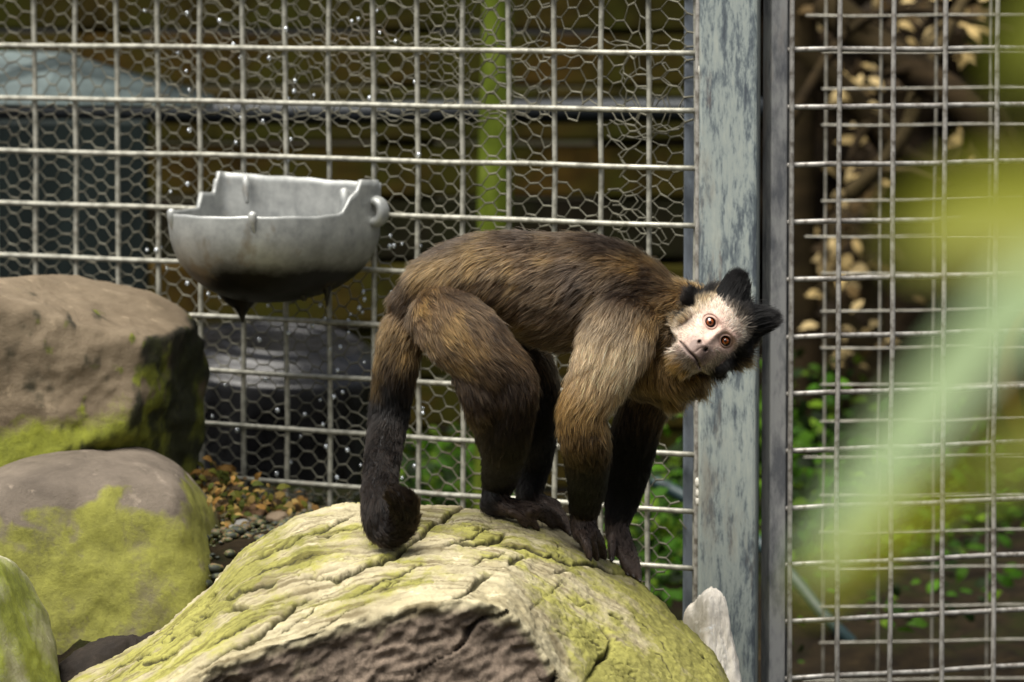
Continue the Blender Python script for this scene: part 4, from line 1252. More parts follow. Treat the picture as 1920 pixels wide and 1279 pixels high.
# near hind leg
chain([(826, 585, -.030, 58, 50, BROWN, 32, .3), (858, 620, -.048, 66, 50, BROWN, 32, .26), (908, 664, -.056, 60, 45, mixc(BROWN, TAN, .15), 30, .24), (953, 708, -.056, 48, 38, mixc(GREYB, DKBROWN, .5), 28, .25),
       (960, 752, -.052, 44, 37, mixc(DKBROWN, BLACK, .4), 24, .24), (948, 830, min(yf1, -.03), 42, 36, mixc(DKBROWN, BLACK, .9), 22, .22), (936, 900, yf1, 31, 29, BLACK, 18, .24),
       (926, 938, yf1, 22, 24, BLACK, 14, .26)], flow=1.0)
chain([(893, 690, -.050, 46, 36, mixc(BROWN, DKBROWN, .6), 30, .3), (918, 765, -.046, 40, 34, mixc(DKBROWN, BLACK, .3), 28, .3), (934, 840, yf1 + .004, 33, 32, BLACK, 22, .26)], flow=1.0)
# far hind leg
chain([(890, 610, .045, 55, 45, DKBROWN, 24, .3), (990, 690, .052, 48, 38, DKBROWN, 22, .26), (1007, 780, .055, 38, 34, BLACK, 20, .24), (1002, 860, yf2, 33, 30, BLACK, 18, .22), (990, 930, yf2, 23, 24, BLACK, 14, .24)])
# near arm
chain([(1172, 592, -.040, 66, 44, TAN, 36, .32), (1150, 645, -.052, 64, 42, CREAM, 36, .28), (1124, 708, -.056, 53, 38, mixc(CREAM, GOLD, .4), 34, .28), (1096, 762, -.056, 43, 34, GOLD, 32, .36),
       (1093, 800, -.054, 44, 35, mixc(GOLD, DKBROWN, .70), 28, .32), (1100, 840, -.050, 42, 33, mixc(DKBROWN, BLACK, .9), 22, .24), (1101, 912, (y1 - .05) / 2, 35, 29, BLACK, 18, .22), (1094, 964, y1, 25, 23, BLACK, 14, .22)])
# far arm
chain([(1210, 640, .045, 62, 42, TAN, 32, .35), (1228, 705, .052, 48, 38, mixc(GOLD, DKBROWN, .3), 32, .36), (1198, 785, .050, 44, 35, mixc(DKBROWN, BLACK, .6), 24, .28), (1184, 850, (y2 + .05) / 2, 42, 33, BLACK, 20, .24),
       (1170, 920, y2, 35, 29, BLACK, 18, .22), (1157, 980, y2, 23, 21, BLACK, 14, .22)])
# tail, hanging to the rock and curled at its end
tl = h_tail.y - YM - 0.004
chain([(800, 560, .0, 40, 40, BROWN, 30, .4), (772, 598, .0, 40, 38, mixc(BROWN, GOLD, .35), 32, .42), (753, 636, -.004, 39, 37, mixc(GOLD, DKBROWN, .55), 34, .45), (744, 685, -.008, 37, 35, mixc(DKBROWN, BLACK, .6), 28, .38),
       (726, 800, -.012, 33, 31, mixc(BLACK, DKBROWN, .25), 22, .34), (714, 890, tl * .6, 30, 29, mixc(BLACK, DKBROWN, .3), 20, .34), (708, 950, tl + .004, 28, 27, mixc(BLACK, DKBROWN, .35), 20, .34), (714, 986, tl, 27, 27, mixc(BLACK, DKBROWN, .35), 20, .36),
       (735, 996, tl - .006, 26, 27, mixc(BLACK, DKBROWN, .35), 20, .38), (756, 976, tl - .014, 25, 26, mixc(BLACK, DKBROWN, .4), 22, .44), (757, 945, tl - .022, 23, 24, mixc(BLACK, DKBROWN, .45), 24, .5), (746, 932, tl - .026, 18, 18, mixc(BLACK, DKBROWN, .45), 24, .5)])

# hands and feet: palm plus five separate digits each, tips on the rock
SKIN = (0.062, 0.041, 0.031)
nails = []
handzones = []


def digit(base, tip_px, r=8.5, lift=7, name_nail=True, tipY=None):
    """base world point; tip pixel, pressed on the rock"""
    hp = hitY(tip_px[0], tip_px[1], YM + 0.05) if tipY is None else P(tip_px[0], tip_px[1], tipY)
    T_ = hp + Vector((0, -0.3, 1)).normalized() * (r * 0.55 * KP)
    B = Vector(base); up = Vector((0, -0.35, 0.94))
    L = (T_ - B).length / KP
    pts = [B, B.lerp(T_, .30) + up * lift * .8 * KP, B.lerp(T_, .58) + up * lift * KP, B.lerp(T_, .84) + up * lift * .45 * KP, T_]
    R = crom(np.array([list(p) + [q * KP] for p, q in zip(pts, (r * 1.05, r * 1.0, r * 1.04, r * .86, r * .66))]), 4)
    tube_bm(bmk, R[:, :3], R[:, 3], 10)
    dirv = (T_ - Vector(R[-4, :3])).normalized()
    nails.append((T_ + dirv * r * .22 * KP + up * r * .35 * KP, dirv, up, r * KP))
    T = np.gradient(R[:, :3], axis=0); T /= np.linalg.norm(T, axis=1)[:, None]
    for i in range(0, len(R), 2):
        bones.append((R[i, :3], R[i, 3], T[i], np.array((0.034, 0.023, 0.017)), 0.0032 * (1 - .6 * i / len(R)), .25))
        handzones.append(R[i, :3])


def palm(secs):
    R = crom(np.array([list(P(s[0], s[1], s[2])) + [s[3] * KP, s[4] * KP] for s in secs]), 4)
    tube_bm(bmk, R[:, :3], R[:, 3], 14, R[:, 4])
    T = np.gradient(R[:, :3], axis=0); T /= np.linalg.norm(T, axis=1)[:, None]
    for i in range(len(R)):
        bones.append((R[i, :3], R[i, 3], T[i], np.array((0.016, 0.0115, 0.0095)), 0.0045, .22))
        if i > len(R) // 3: handzones.append(R[i, :3])


hy = h_hand1.y
palm([(1094, 966, hy + .012, 24, 22), (1094, 985, hy + .006, 25, 20), (1099, 1002, hy, 25, 15)])
for (bx, by, dy), tp, r in (((1082, 988, .004), (1094, 1030), 8.0), ((1090, 1004, -.006), (1106, 1050), 8.5), ((1102, 1008, -.004), (1119, 1052), 8.5), ((1113, 1005, .004), (1130, 1048), 8.5), ((1118, 998, .012), (1137, 1038), 7.5)):
    digit(P(bx, by, hy + dy), tp, r)
hy2 = YM + y2
palm([(1157, 980, hy2, 22, 20), (1159, 1003, hy2 - .004, 23, 18), (1168, 1030, hy2 - .010, 23, 14)])
for (bx, by, dy), tp, r in (((1148, 1004, -.006), (1148, 1050), 8.0), ((1160, 1032, -.012), (1177, 1080), 8.3), ((1169, 1036, -.010), (1188, 1084), 8.5), ((1178, 1034, -.006), (1196, 1084), 8.3), ((1184, 1028, .002), (1203, 1080), 7.5)):
    digit(P(bx, by, hy2 + dy), tp, r, lift=6)
fy = h_foot1.y
palm([(920, 944, fy + .008, 22, 20), (945, 950, fy + .006, 20, 20), (972, 955, fy, 18, 22), (1000, 958, fy, 17, 26)])
for (bx, by, dy), tp, r in (((975, 962, -.010), (1007, 995), 8.8), ((992, 960, -.012), (1038, 991), 9.0), ((1008, 955, -.004), (1054, 984), 9.0), ((1014, 950, .008), (1063, 977), 8.6), ((960, 960, -.014), (985, 990), 8.0)):
    digit(P(bx, by, fy + dy), tp, r)
fy2 = YM + yf2
palm([(990, 934, fy2, 20, 20), (1015, 944, fy2, 18, 20), (1036, 950, fy2 - .004, 15, 22)])
for (bx, by, dy), tp in (((1030, 950, -.006), (1062, 985)), ((1036, 949, 0), (1068, 984)), ((1040, 948, .006), (1074, 986))):
    digit(P(bx, by, fy2 + dy), tp, 8.0)

# head: local frame in picture pixels, x towards the lower eye, y to the crown, z out of the face
YH = 3.985
KH = YH / F_PX
OH = np.array(P(1347, 622, YH))
yaw = math.radians(5)
_x0, _y0, _z0 = np.array((0.630, 0, -0.776)), np.array((0.776, 0, 0.630)), np.array((0, -1.0, 0.0))
_z0 = _z0 + np.array((0, 0, 0.11)); _z0 /= np.linalg.norm(_z0)
HX = _x0 * math.cos(yaw) - _z0 * math.sin(yaw); HZ = _z0 * math.cos(yaw) + _x0 * math.sin(yaw)
HY = np.cross(HZ, HX); HY /= np.linalg.norm(HY); HX = np.cross(HY, HZ); HX /= np.linalg.norm(HX)
HB = np.stack([HX, HY, HZ])                  # rows


def to_head(p): return (np.asarray(p) - OH) @ HB.T / KH
def from_head(q): return OH + (np.asarray(q) * KH) @ HB


HM = Matrix(((HX[0] * KH, HY[0] * KH, HZ[0] * KH, OH[0]), (HX[1] * KH, HY[1] * KH, HZ[1] * KH, OH[1]), (HX[2] * KH, HY[2] * KH, HZ[2] * KH, OH[2]), (0, 0, 0, 1)))
for c, r in (((0, 18, -62), (64, 58, 66)), ((0, -14, -38), (54, 60, 46)), ((0, -58, -16), (37, 36, 40)), ((0, -74, -26), (34, 24, 36)), ((-36, -32, -38), (27, 36, 30)), ((36, -32, -38), (27, 36, 30)),
             ((-21, 16, -14), (24, 12, 16)), ((21, 16, -14), (24, 12, 16)), ((0, -20, -85), (58, 62, 50))):
    ellipsoid_bm(bmk, HM, c, r, 28)
# far-side ear lumps
for sx in (-1, 1):
    ellipsoid_bm(bmk, HM, (sx * 64, 2, -66), (9, 15, 12), 14)

raw = bpy.data.meshes.new('monkey_raw'); bmesh.ops.recalc_face_normals(bmk, faces=bmk.faces); bmk.to_mesh(raw); bmk.free()
tmp = bpy.data.objects.new('monkey_tmp', raw); COL.objects.link(tmp)
rm = tmp.modifiers.new('r', 'REMESH'); rm.mode = 'VOXEL'; rm.voxel_size = 0.0015; rm.adaptivity = 0
smm = tmp.modifiers.new('s', 'SMOOTH'); smm.factor = 0.5; smm.iterations = 5
dg = bpy.context.evaluated_depsgraph_get()
body_me = bpy.data.meshes.new_from_object(tmp.evaluated_get(dg))
bpy.data.objects.remove(tmp)
body_me.name = 'monkey'

# refine the face, then model eyes, nose, lips on it
bm = bmesh.new(); bm.from_mesh(body_me)
for it in range(2):
    bm.verts.ensure_lookup_table()
    H = to_head(np.array([v.co[:] for v in bm.verts]))
    sel = (np.abs(H[:, 0]) < 50) & (H[:, 1] > -100) & (H[:, 1] < 36) & (H[:, 2] > -36)
    es = [e for e in bm.edges if sel[e.verts[0].index] and sel[e.verts[1].index]]
    bmesh.ops.subdivide_edges(bm, edges=es, cuts=1, use_grid_fill=True)
bmesh.ops.triangulate(bm, faces=[f for f in bm.faces if len(f.verts) > 4])
bm.to_mesh(body_me); bm.free()
body_me.update()

EYES = ((-22.5, 0.0), (23.0, 0.0))


def g2(x, y, cx, cy, a, b): return np.exp(-((x - cx) / a) ** 2 - ((y - cy) / b) ** 2)


V = verts_of(body_me)
H = to_head(V)
x, y, z = H[:, 0], H[:, 1], H[:, 2]
front = (z > -48) & (np.abs(x) < 70) & (y > -115) & (y < 70)
w = sst(z, -46, -26) * (1 - sst(np.abs(x), 46, 58)) * sst(y, -108, -94) * (1 - sst(y, 34, 52)) * front
ax = np.abs(x)
Z = 3 - 26 * (ax / 50) ** 2.2 - 22 * (np.clip(y - 14, 0, 99) / 42) ** 1.8
Z += 27 * np.exp(-(np.abs(x / 31) ** 2.6 + np.abs((y + 62) / 33) ** 2.6))                      # muzzle
Z += -13 * (np.clip(-y - 72, 0, 60) / 25) ** 1.6                                                # chin falls back
Z += 7 * np.exp(-(x / 8.5) ** 2) * sst(y, -48, -34) * (1 - sst(y, -6, 22)) + 4 * g2(x, y, 0, -38, 12, 8)   # bridge and tip
for ex, ey in EYES:
    Z += -8 * g2(x, y, ex, ey - 1, 15, 12) + 4.5 * g2(x, y, ex, ey + 16, 17, 6) + 2.0 * g2(x, y, ex * 1.25, ey - 16, 13, 8)
    e = np.sqrt(((x - ex) / 9.8) ** 2 + ((y - ey) / 8.6) ** 2)
    Z += 2.6 * np.exp(-((e - 1.16) / 0.15) ** 2) - 1.6 * np.exp(-((e - 1.55) / 0.12) ** 2) - 13 * (1 - sst(e, 0.86, 1.06))
    for k in range(3):                                                                           # wrinkles under the eye
        Z += -0.6 * np.exp(-((e - 1.85 - 0.22 * k) / 0.06) ** 2) * (y < ey)
for sx in (-1, 1):                                                                               # nostrils and wings
    Z += 3.2 * g2(x, y, sx * 11.5, -37, 5.5, 6.5) - 11 * g2(x, y, sx * 9.6, -40.5, 3.0, 3.6)
ym = -67 - 0.0016 * x ** 2 + 1.0 * np.sin(x * 0.16)
mw = 1 - sst(ax, 28, 36)
Z += mw * (-6.0 * np.exp(-((y - ym) / 1.9) ** 2) + 2.4 * np.exp(-((y - ym - 6) / 4.5) ** 2) + 2.2 * np.exp(-((y - ym + 6.5) / 4.5) ** 2))
Z += -1.2 * np.exp(-(x / 2.2) ** 2) * sst(y, -64, -58) * (1 - sst(y, -48, -44))                   # philtrum
nzq = H / 6.0
Z += 0.5 * fbm(nzq, 3) + 0.35 * ridged(H * np.array((0.10, 0.28, 0.1)), 2) * sst(y, 6, 20)
V2 = from_head(np.stack([x, y, z * (1 - w) + Z * w], 1))
V = np.where(w[:, None] > 0, V2, V)
# fine creases on hands and feet
HZk = KDTree(len(handzones))
for i, p in enumerate(handzones): HZk.insert(p, i)
HZk.balance()
handd = np.array([HZk.find(v)[2] for v in V])
hand = 1 - sst(handd, 0.009, 0.016)
put_verts(body_me, V)
Nn = normals_of(body_me)
V = V + Nn * (hand * 0.0004 * ridged(V * 420, 2))[:, None]
put_verts(body_me, V)
body_me.polygons.foreach_set('use_smooth', [True] * len(body_me.polygons))
Nn = normals_of(body_me)

# ------- coat attributes at arbitrary surface points, blended from the bones
BP = np.array([b[0] for b in bones]); BR = np.array([b[1] for b in bones])
BA = np.concatenate([np.array([b[2] for b in bones]), np.array([b[3] for b in bones]), np.array([[b[4], b[5]] for b in bones])], 1)


def coat(Q):
    out = np.empty((len(Q), 8)); B2 = (BP ** 2).sum(1)
    for a in range(0, len(Q), 20000):
        q = Q[a:a + 20000]
        d = np.sqrt(np.maximum((q ** 2).sum(1)[:, None] + B2 - 2 * q @ BP.T, 1e-12)) - BR
        wgt = np.exp(-(d - d.min(1)[:, None]) / 0.0045)
        wgt /= wgt.sum(1)[:, None]
        out[a:a + 20000] = wgt @ BA
    f = out[:, :3]; f /= np.linalg.norm(f, axis=1)[:, None] + 1e-9
    return f, out[:, 3:6], out[:, 6], out[:, 7]


def is_head(H):
    return 1 - sst(np.sqrt((H[:, 0] / 80) ** 2 + ((H[:, 1] + 12) / 100) ** 2 + ((H[:, 2] + 42) / np.where(H[:, 2] > -42, 110, 66)) ** 2), 0.92, 1.1)


def lerp3(a, b, t): return a * (1 - t)[:, None] + np.asarray(b, float) * t[:, None]


def face_skin(H):
    x, y = H[:, 0], H[:, 1]; ax = np.abs(x); n = len(H)
    nn = fbm(H / 9.0, 3)
    c = np.tile(np.array((0.62, 0.44, 0.36)), (n, 1))
    c = lerp3(c, (0.60, 0.39, 0.32), np.clip(g2(ax, y, 24, 14, 18, 13) * .9 + 0.4 * nn, 0, 1))           # pink brow
    c = lerp3(c, (0.165, 0.115, 0.097), np.clip(1.2 * np.exp(-(np.abs(x / 30) ** 3 + np.abs((y + 62) / 30) ** 3)) + 0.5 * nn, 0, .92))   # muzzle
    c = lerp3(c, (0.15, 0.11, 0.095), np.clip(0.9 * np.exp(-(np.abs(x / 26) ** 3 + np.abs((y + 82) / 13) ** 3)) , 0, .85))              # chin
    for ex, ey in EYES:
        e = np.sqrt(((x - ex) / 9.8) ** 2 + ((y - ey) / 8.6) ** 2)
        c = lerp3(c, (0.34, 0.20, 0.155), 0.7 * np.exp(-((e - 1.25) / 0.42) ** 2))
        c = lerp3(c, (0.035, 0.022, 0.018), 1 - sst(e, 0.98, 1.13))
    for sx in (-1, 1):
        c = lerp3(c, (0.02, 0.012, 0.01), np.clip(1.2 * g2(x, y, sx * 9.6, -40.5, 3.2, 3.8), 0, 1))
    ym = -67 - 0.0016 * x ** 2 + 1.0 * np.sin(x * 0.16)
    c = lerp3(c, (0.05, 0.032, 0.028), np.exp(-((y - ym) / 2.0) ** 2) * (1 - sst(ax, 30, 37)))
    return np.clip(c, 0, 1)


f_, c_, l_, k_ = coat(V)
skin = np.clip(c_ * 0.45, 0.004, 1)
H = to_head(V)
fm = sst(H[:, 2], -50, -30) * (1 - sst(np.abs(H[:, 0]), 50, 62)) * sst(H[:, 1], -106, -96) * (1 - sst(H[:, 1], 44, 54)) * (is_head(H) > 0.5)
skin = lerp3(skin, face_skin(H)[:, :3], fm) if False else skin * (1 - fm)[:, None] + face_skin(H) * fm[:, None]
capm = sst(H[:, 1], 44, 54) * (is_head(H) > 0.5)
skin = lerp3(skin, BLACK, capm)
skin = lerp3(skin, SKIN, np.clip(hand, 0, 1))
set_attr(body_me, 'Col', skin, 'FLOAT_COLOR')
M_SKIN = attr_col_mat('monkey_skin', 0.55, 0.35, 0.0, 700, 0.25)
MONKEY = obj('capuchin_monkey', body_me, M_SKIN)
tag(MONKEY, 'brown tufted capuchin monkey on all fours on a boulder, head tilted, pale face', 'monkey')

# eyes
t = NT('monkey_eye')
tcn = t.n('TexCoord'); sep = t.n('SeparateXYZ'); t.l(tcn.outputs['Object'], sep.inputs[0])
rr_ = t.math('SQRT', t.math('ADD', t.math('MULTIPLY', sep.outputs[0], sep.outputs[0]), t.math('MULTIPLY', sep.outputs[1], sep.outputs[1])))
c = t.ramp(rr_, [(0.0, (0.003, 0.002, 0.002)), (0.21, (0.003, 0.002, 0.002)), (0.25, (0.12, 0.024, 0.003)), (0.42, (0.31, 0.072, 0.006)), (0.58, (0.19, 0.038, 0.004)), (0.66, (0.008, 0.004, 0.003)), (0.80, (0.012, 0.008, 0.007)), (1.0, (0.06, 0.04, 0.035))])
t.base(c); t.set(Roughness=0.08, Specular_IOR_Level=0.7, Coat_Weight=1.0, Coat_Roughness=0.02)
M_EYE = t.m
for ex, ey in EYES:
    bm = bmesh.new(); bmesh.ops.create_uvsphere(bm, u_segments=32, v_segments=24, radius=1.0)
    for v in bm.verts:
        rad = math.hypot(v.co.x, v.co.y)
        if v.co.z > 0: v.co.z += 0.10 * max(0, 1 - (rad / 0.66) ** 2)          # cornea
    o = obj('eye', bm_mesh('eye', bm), M_EYE, MONKEY)
    c0 = from_head((ex, ey, -14.5))
    S = 11.0 * KH
    aim = Vector((0, 0, CAM_Z)) - Vector(c0); aim.normalize()
    q = aim.to_track_quat('Z', 'Y')
    o.matrix_world = Matrix.Translation(c0) @ q.to_matrix().to_4x4() @ Matrix.Diagonal((S, S, S, 1))
# nails
M_NAIL = plain_mat('nail', (0.055, 0.045, 0.042), 0.3)
for p, dv, up, r in nails:
    bm = bmesh.new()
    s = dv.cross(up).normalized(); u2 = s.cross(dv).normalized()
    MM = Matrix((( s.x, dv.x, u2.x, 0), (s.y, dv.y, u2.y, 0), (s.z, dv.z, u2.z, 0), (0, 0, 0, 1)))
    ellipsoid_bm(bm, MM, (0, 0, 0), (r * .48, r * .85, r * .30), 10)
    obj('nail', bm_mesh('nail', bm), M_NAIL, MONKEY, p)

# ------------------------------------------------------------------ fur
body_me.calc_loop_triangles()
nt_ = len(body_me.loop_triangles)
tri = np.empty(nt_ * 3, np.int32); body_me.loop_triangles.foreach_get('vertices', tri); tri = tri.reshape(-1, 3)
TA, TB, TC = V[tri[:, 0]], V[tri[:, 1]], V[tri[:, 2]]
area = 0.5 * np.linalg.norm(np.cross(TB - TA, TC - TA), axis=1)


def sample(n, weight, rng):
    """n roots on the skin, by area times a weight per triangle"""
    pr_ = area * weight; cs = np.cumsum(pr_); idx = np.searchsorted(cs, rng.uniform(0, cs[-1], n)); idx = np.minimum(idx, nt_ - 1)
    a = rng.uniform(size=n); b = rng.uniform(size=n); fl = a + b > 1; a[fl] = 1 - a[fl]; b[fl] = 1 - b[fl]
    Q = TA[idx] + a[:, None] * (TB - TA)[idx] + b[:, None] * (TC - TA)[idx]
    Nq = Nn[tri[idx, 0]] * (1 - a - b)[:, None] + Nn[tri[idx, 1]] * a[:, None] + Nn[tri[idx, 2]] * b[:, None]
    Nq /= np.linalg.norm(Nq, axis=1)[:, None] + 1e-9
    return Q, Nq


def grow(name, Q, Nq, flow, L, lift, tipc, rootc, npts, rad, rng, clump=0.5, clump_frac=0.06, gravity=0.10, mat=None, wild=0.12, label=None):
    n = len(Q)
    fl = flow - Nq * (flow * Nq).sum(1)[:, None]
    ln = np.linalg.norm(fl, axis=1)[:, None]; fl = np.where(ln > 0.15, fl / np.maximum(ln, 1e-6), flow)
    # waves in the lie of the coat
    side = np.cross(Nq, fl)
    q = Q * 45
    a1 = 0.75 * fbm(q, 2); a2 = 0.4 * pn(Q * 160 + 7)
    fl = fl + side * (a1 + a2)[:, None] + rng.normal(size=(n, 3)) * wild
    fl /= np.linalg.norm(fl, axis=1)[:, None]
    L = L * (1 + 0.35 * pn(Q * 90 + 3)) * rng.uniform(0.62, 1.15, n)
    lf = np.clip(lift + 0.25 * pn(Q * 70 + 11) + rng.normal(size=n) * 0.06, 0.04, 1.2)
    t_ = np.linspace(0, 1, npts)
    sn, cs_ = np.sin(lf)[:, None], np.cos(lf)[:, None]
    d0 = fl * cs_ + Nq * sn
    Pn = Q[:, None, :] + (L[:, None] * t_)[..., None] * d0[:, None, :]
    Pn = Pn - (L[:, None] * (t_ ** 2) * (0.55 * sn))[..., None] * Nq[:, None, :] * 0.9
    Pn[..., 2] -= gravity * L[:, None] * t_ ** 2
    # clumps
    ns = max(8, int(n * clump_frac)); seeds = rng.choice(n, ns, replace=False)
    kd = KDTree(ns)
    for i, s in enumerate(seeds): kd.insert(Q[s], i)
    kd.balance()
    near = np.array([kd.find(p)[1] for p in Q]); sid = seeds[near]
    amt = clump * rng.uniform(0.4, 1.2, n)
    kk = np.clip(amt[:, None] * (t_ ** 1.3), 0, 0.92)[..., None]
    Pn = Pn * (1 - kk) + Pn[sid] * kk + rng.normal(size=(n, 1, 3)) * (t_ ** 2)[None, :, None] * (L * 0.035)[:, None, None]
    # colour: dark roots, lighter tips, strand and lock variation
    lock = rng.normal(size=n)[sid] * 0.20 + rng.normal(size=n) * 0.24
    kind = rng.uniform(size=n)
    gd = np.where(kind < 0.09, 1.75, np.where(kind > 0.82, 0.40, 1.0))
    mul = (np.clip(1 + lock, 0.45, 1.7) * gd)[:, None]
    tipc = tipc * mul; rootc = rootc * mul
    g = (np.clip((t_ - 0.10) / 0.7, 0, 1))[None, :, None]
    C = rootc[:, None, :] * (1 - g) + tipc[:, None, :] * g
    cu = bpy.data.hair_curves.new(name)
    cu.add_curves([npts] * n)
    cu.attributes['position'].data.foreach_set('vector', Pn.astype(np.float32).ravel())
    ra = cu.attributes.get('radius') or cu.attributes.new('radius', 'FLOAT', 'POINT')
    rv = (np.asarray(rad)[:, None] if np.ndim(rad) else rad) * np.where(kind < 0.09, 1.5, 1.0)[:, None] * np.ones((n, 1)) * np.interp(t_, [0, .55, 1], [1, .85, .18])[None]
    ra.data.foreach_set('value', rv.astype(np.float32).ravel())
    ca = cu.attributes.new('Col', 'FLOAT_COLOR', 'POINT')
    C4 = np.ones((n, npts, 4), np.float32); C4[..., :3] = np.clip(C, 0.0015, 0.95)
    ca.data.foreach_set('color', C4.ravel())
    cu.materials.append(mat)
    o = bpy.data.objects.new(name, cu); COL.objects.link(o); o.parent = MONKEY
    if label: o['label'] = label
    return o


def hair_mat():
    m = bpy.data.materials.new('fur'); m.use_nodes = True; nt = m.node_tree
    for n in list(nt.nodes): nt.nodes.remove(n)
    out = nt.nodes.new('ShaderNodeOutputMaterial'); at = nt.nodes.new('ShaderNodeAttribute'); at.attribute_name = 'Col'
    hb = nt.nodes.new('ShaderNodeBsdfHairPrincipled'); hb.model = 'CHIANG'; hb.parametrization = 'COLOR'
    nt.links.new(at.outputs['Color'], hb.inputs['Color'])
    hb.inputs['IOR'].default_value = 1.38; hb.inputs['Roughness'].default_value = 0.38; hb.inputs['Radial Roughness'].default_value = 0.55
    if 'Random Roughness' in hb.inputs: hb.inputs['Random Roughness'].default_value = 0.2
    df = nt.nodes.new('ShaderNodeBsdfDiffuse'); nt.links.new(at.outputs['Color'], df.inputs[0])
    mx = nt.nodes.new('ShaderNodeMixShader'); mx.inputs[0].default_value = 0.35
    nt.links.new(hb.outputs[0], mx.inputs[1]); nt.links.new(df.outputs[0], mx.inputs[2]); nt.links.new(mx.outputs[0], out.inputs[0])
    return m


M_FUR = hair_mat()
rngF = np.random.default_rng(21)
tc_ = (TA + TB + TC) / 3
THd = to_head(tc_); t_head = is_head(THd)
t_hand = hand[tri].mean(1)
N_BODY = 190000
Q, Nq = sample(N_BODY, (1 - t_head) * (1 - 0.55 * t_hand) + 1e-9, rngF)
fl, tip, L, lift = coat(Q)
img_x = 960 + F_PX * Q[:, 0] / Q[:, 1]
img_y = -66 + F_PX * (CAM_Z - Q[:, 2]) / Q[:, 1]
nn = fbm(Q * 38, 3); n2 = fbm(Q * 12 + 5, 2)
torso = sst(Nq[:, 2], -0.2, 0.3) * sst(img_x, 760, 800) * (1 - sst(img_x, 1240, 1300)) * (img_y < 640)
# golden locks over grey brown, dark saddle along the spine and nape
tip = lerp3(tip, GOLD, np.clip(0.62 * sst(nn, 0.04, 0.42) * sst(L, 0.010, 0.014), 0, 1))
tip = lerp3(tip, DKBROWN, np.clip(0.75 * sst(-nn, 0.05, 0.40) * sst(L, 0.010, 0.014), 0, 1) * (1 - sst(tip[:, 0], 0.33, 0.5)))
tip = lerp3(tip, GREYB, np.clip(0.6 * sst(-n2, 0.02, 0.35) * torso, 0, 1))
spine = sst(Nq[:, 2], 0.62, 0.92) * torso
tip = lerp3(tip, DKBROWN, np.clip(spine * (0.75 * sst(img_x, 1080, 1160) + 0.45 + 0.3 * nn), 0, 1))
tip = lerp3(tip, GOLD, 0.6 * g2(img_x, img_y, 830, 500, 50, 40) * (1 - spine))
tip = lerp3(tip, GOLD, 0.7 * g2(img_x, img_y, 1200, 520, 45, 25) * sst(nn, -0.2, 0.3))
tip = lerp3(tip, DKBROWN, 0.75 * g2(img_x, img_y, 1215, 560, 40, 30))
tip = lerp3(tip, TAN, 0.7 * g2(img_x, img_y, 1050, 670, 60, 35))
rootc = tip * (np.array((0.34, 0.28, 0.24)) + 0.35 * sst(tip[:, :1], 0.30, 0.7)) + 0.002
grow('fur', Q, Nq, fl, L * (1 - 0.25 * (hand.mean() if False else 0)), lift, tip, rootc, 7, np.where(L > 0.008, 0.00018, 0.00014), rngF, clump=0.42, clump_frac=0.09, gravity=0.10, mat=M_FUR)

# head coat: face hair, black cap and side bands, golden ruff
Q, Nq = sample(52000, t_head + 1e-9, rngF)
Hq = to_head(Q); x, y, z = Hq.T; ax = np.abs(x); nn = fbm(Hq / 12, 3) * 8
keep = np.ones(len(Q), bool)
for ex, ey in EYES:
    e = np.sqrt(((x - ex) / 9.8) ** 2 + ((y - ey) / 8.6) ** 2); keep &= ~((e < 1.75) & (z > -40)); keep &= ~((e < 2.6) & (z > -40) & (rngF.uniform(size=len(Q)) < 0.75))
face = (z > -52) & (ax < 62) & (y < 52) & (y > -100)
keep &= ~(face & (ax < 17) & (y < 8) & (y > -70) & (rngF.uniform(size=len(Q)) < 0.985))
keep &= ~(face & (ax < 31) & (y < -28) & (y > -72) & (rngF.uniform(size=len(Q)) < 0.90))
keep &= ~(face & (ax < 24) & (y <= -72) & (y > -88) & (rngF.uniform(size=len(Q)) < 0.6))
keep &= ~(face & (ax < 34) & (y < 30) & (y > -5) & (rngF.uniform(size=len(Q)) < 0.55))
Q, Nq, Hq, x, y, z, ax, nn, face = Q[keep], Nq[keep], Hq[keep], x[keep], y[keep], z[keep], ax[keep], nn[keep], face[keep]
n = len(Q)
lr = np.stack([x, (y + 22) * 0.9, np.full(n, -22.0) - 0.2 * np.abs(y)], 1)
cap = sst(y + nn * 0.5 - 10 * np.exp(-(x / 12) ** 2) * 0, 40, 49)
capd = np.stack([x * 0.5, np.full(n, 40.0), np.full(n, -14.0)], 1)
lr = lr * (1 - cap)[:, None] + capd * cap[:, None]
fl = (lr / np.linalg.norm(lr, axis=1)[:, None]) @ HB
fedge = np.clip(np.maximum(np.maximum((ax - 30) / 30, (y - 15) / 32), (-y - 70) / 28), 0, 1)
Lp = np.where(face, 5 + 13 * fedge, 24.0); Lp = np.where(face & (y > 18), 6.0 + 5 * (1 - sst(y, 20, 44)), Lp); Lp = Lp * (1 - cap) + 30 * cap
tip = np.tile(np.array((0.74, 0.61, 0.48)), (n, 1))
tip = lerp3(tip, (0.62, 0.42, 0.19), sst(ax + nn, 46, 58) * 0.85)
tip = lerp3(tip, (0.16, 0.125, 0.105), np.clip(np.exp(-(np.abs(x / 30) ** 3 + np.abs((y + 72) / 22) ** 3)), 0, .8))
tip = lerp3(tip, GOLD, np.maximum(sst(-y + nn, 84, 93), sst(-y + nn, 62, 76) * sst(ax, 30, 42)))
bc_ = np.where(x > 0, 55.0, 66.0)
band = np.exp(-((ax - bc_ + 0.3 * nn) / np.where(x > 0, 12.5, 11.0)) ** 2) * sst(y, -78, -55)  # black side band; lower cheek's shade painted in by widening it
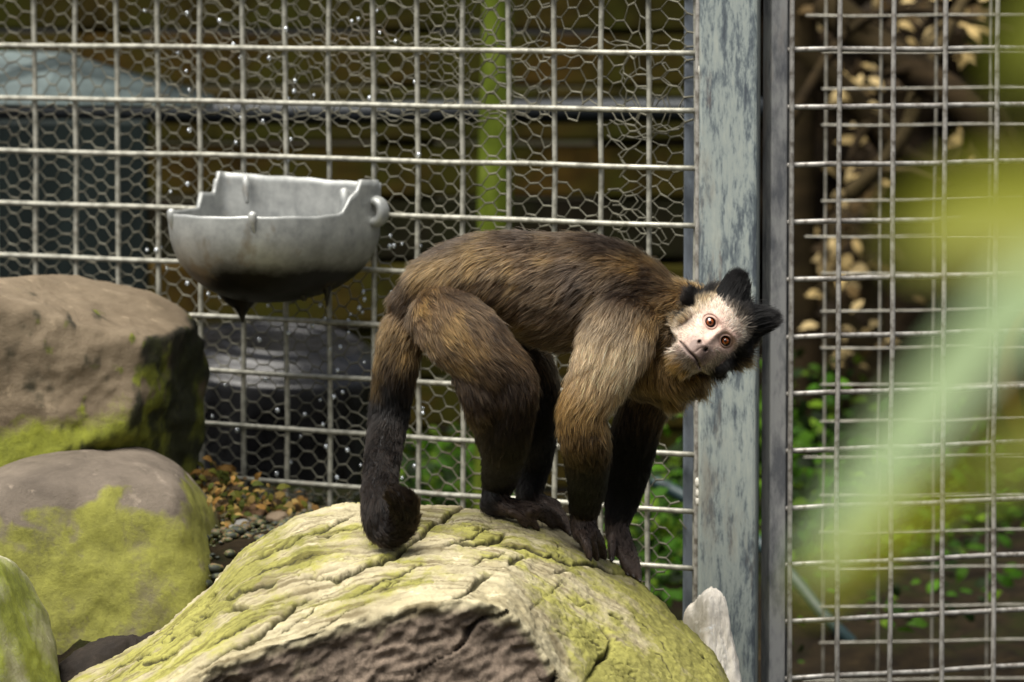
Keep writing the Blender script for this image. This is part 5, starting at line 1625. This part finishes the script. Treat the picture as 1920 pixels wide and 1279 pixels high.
tip = lerp3(tip, mixc(GOLD, DKBROWN, .25), sst(ax - bc_, 6, 14) * (1 - cap)); tip = lerp3(tip, mixc(GOLD, DKBROWN, .3), sst(-z, 70, 95) * (1 - cap))
tip = lerp3(tip, BLACK, np.clip(band * 1.3, 0, 1)); tip = lerp3(tip, BLACK, cap)
Lp = Lp * (1 + 0.35 * band) + 9 * sst(ax, 46, 60) * (1 - cap) * (1 - np.clip(band, 0, 1) * (y < 0)) + 16 * sst(-y, 78, 94) + 8 * sst(ax, 60, 72) * (1 - cap)
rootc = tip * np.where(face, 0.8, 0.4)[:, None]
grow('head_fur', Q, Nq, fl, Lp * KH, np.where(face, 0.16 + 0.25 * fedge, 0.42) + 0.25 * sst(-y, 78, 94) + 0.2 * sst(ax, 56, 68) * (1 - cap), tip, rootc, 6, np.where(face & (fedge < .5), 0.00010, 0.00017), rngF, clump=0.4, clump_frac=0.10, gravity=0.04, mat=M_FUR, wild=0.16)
# the two black crown tufts
for sx in (-1, 1):
    nT = 6500
    wgt = np.exp(-(((THd[:, 0] - sx * 36) / 21) ** 2 + ((THd[:, 1] - 62) / 22) ** 2 + ((THd[:, 2] + 48) / 26) ** 2)) * (THd[:, 1] > 42)
    Q, Nq = sample(nT, wgt + 1e-12, rngF)
    Hq = to_head(Q)
    target = np.stack([np.full(nT, sx * 58.0) + (Hq[:, 0] - sx * 36) * 0.55, np.full(nT, 112.0) + (Hq[:, 1] - 60) * 0.2, -48 + (Hq[:, 2] + 48) * 0.4], 1)
    dv = target - Hq; Lp = np.linalg.norm(dv, axis=1); fl = (dv / Lp[:, None]) @ HB
    o = grow('head_tuft', Q, fl * 0.98 + Nq * 0.02, fl, np.clip(Lp, 22, 64) * KH * 1.05, np.full(nT, 1.25), np.tile(np.array((0.0035, 0.0032, 0.0032)), (nT, 1)), np.tile(np.array((0.003, 0.003, 0.003)), (nT, 1)),
             6, 0.00017, rngF, clump=0.45, clump_frac=0.03, gravity=0.0, mat=M_FUR, wild=0.16)
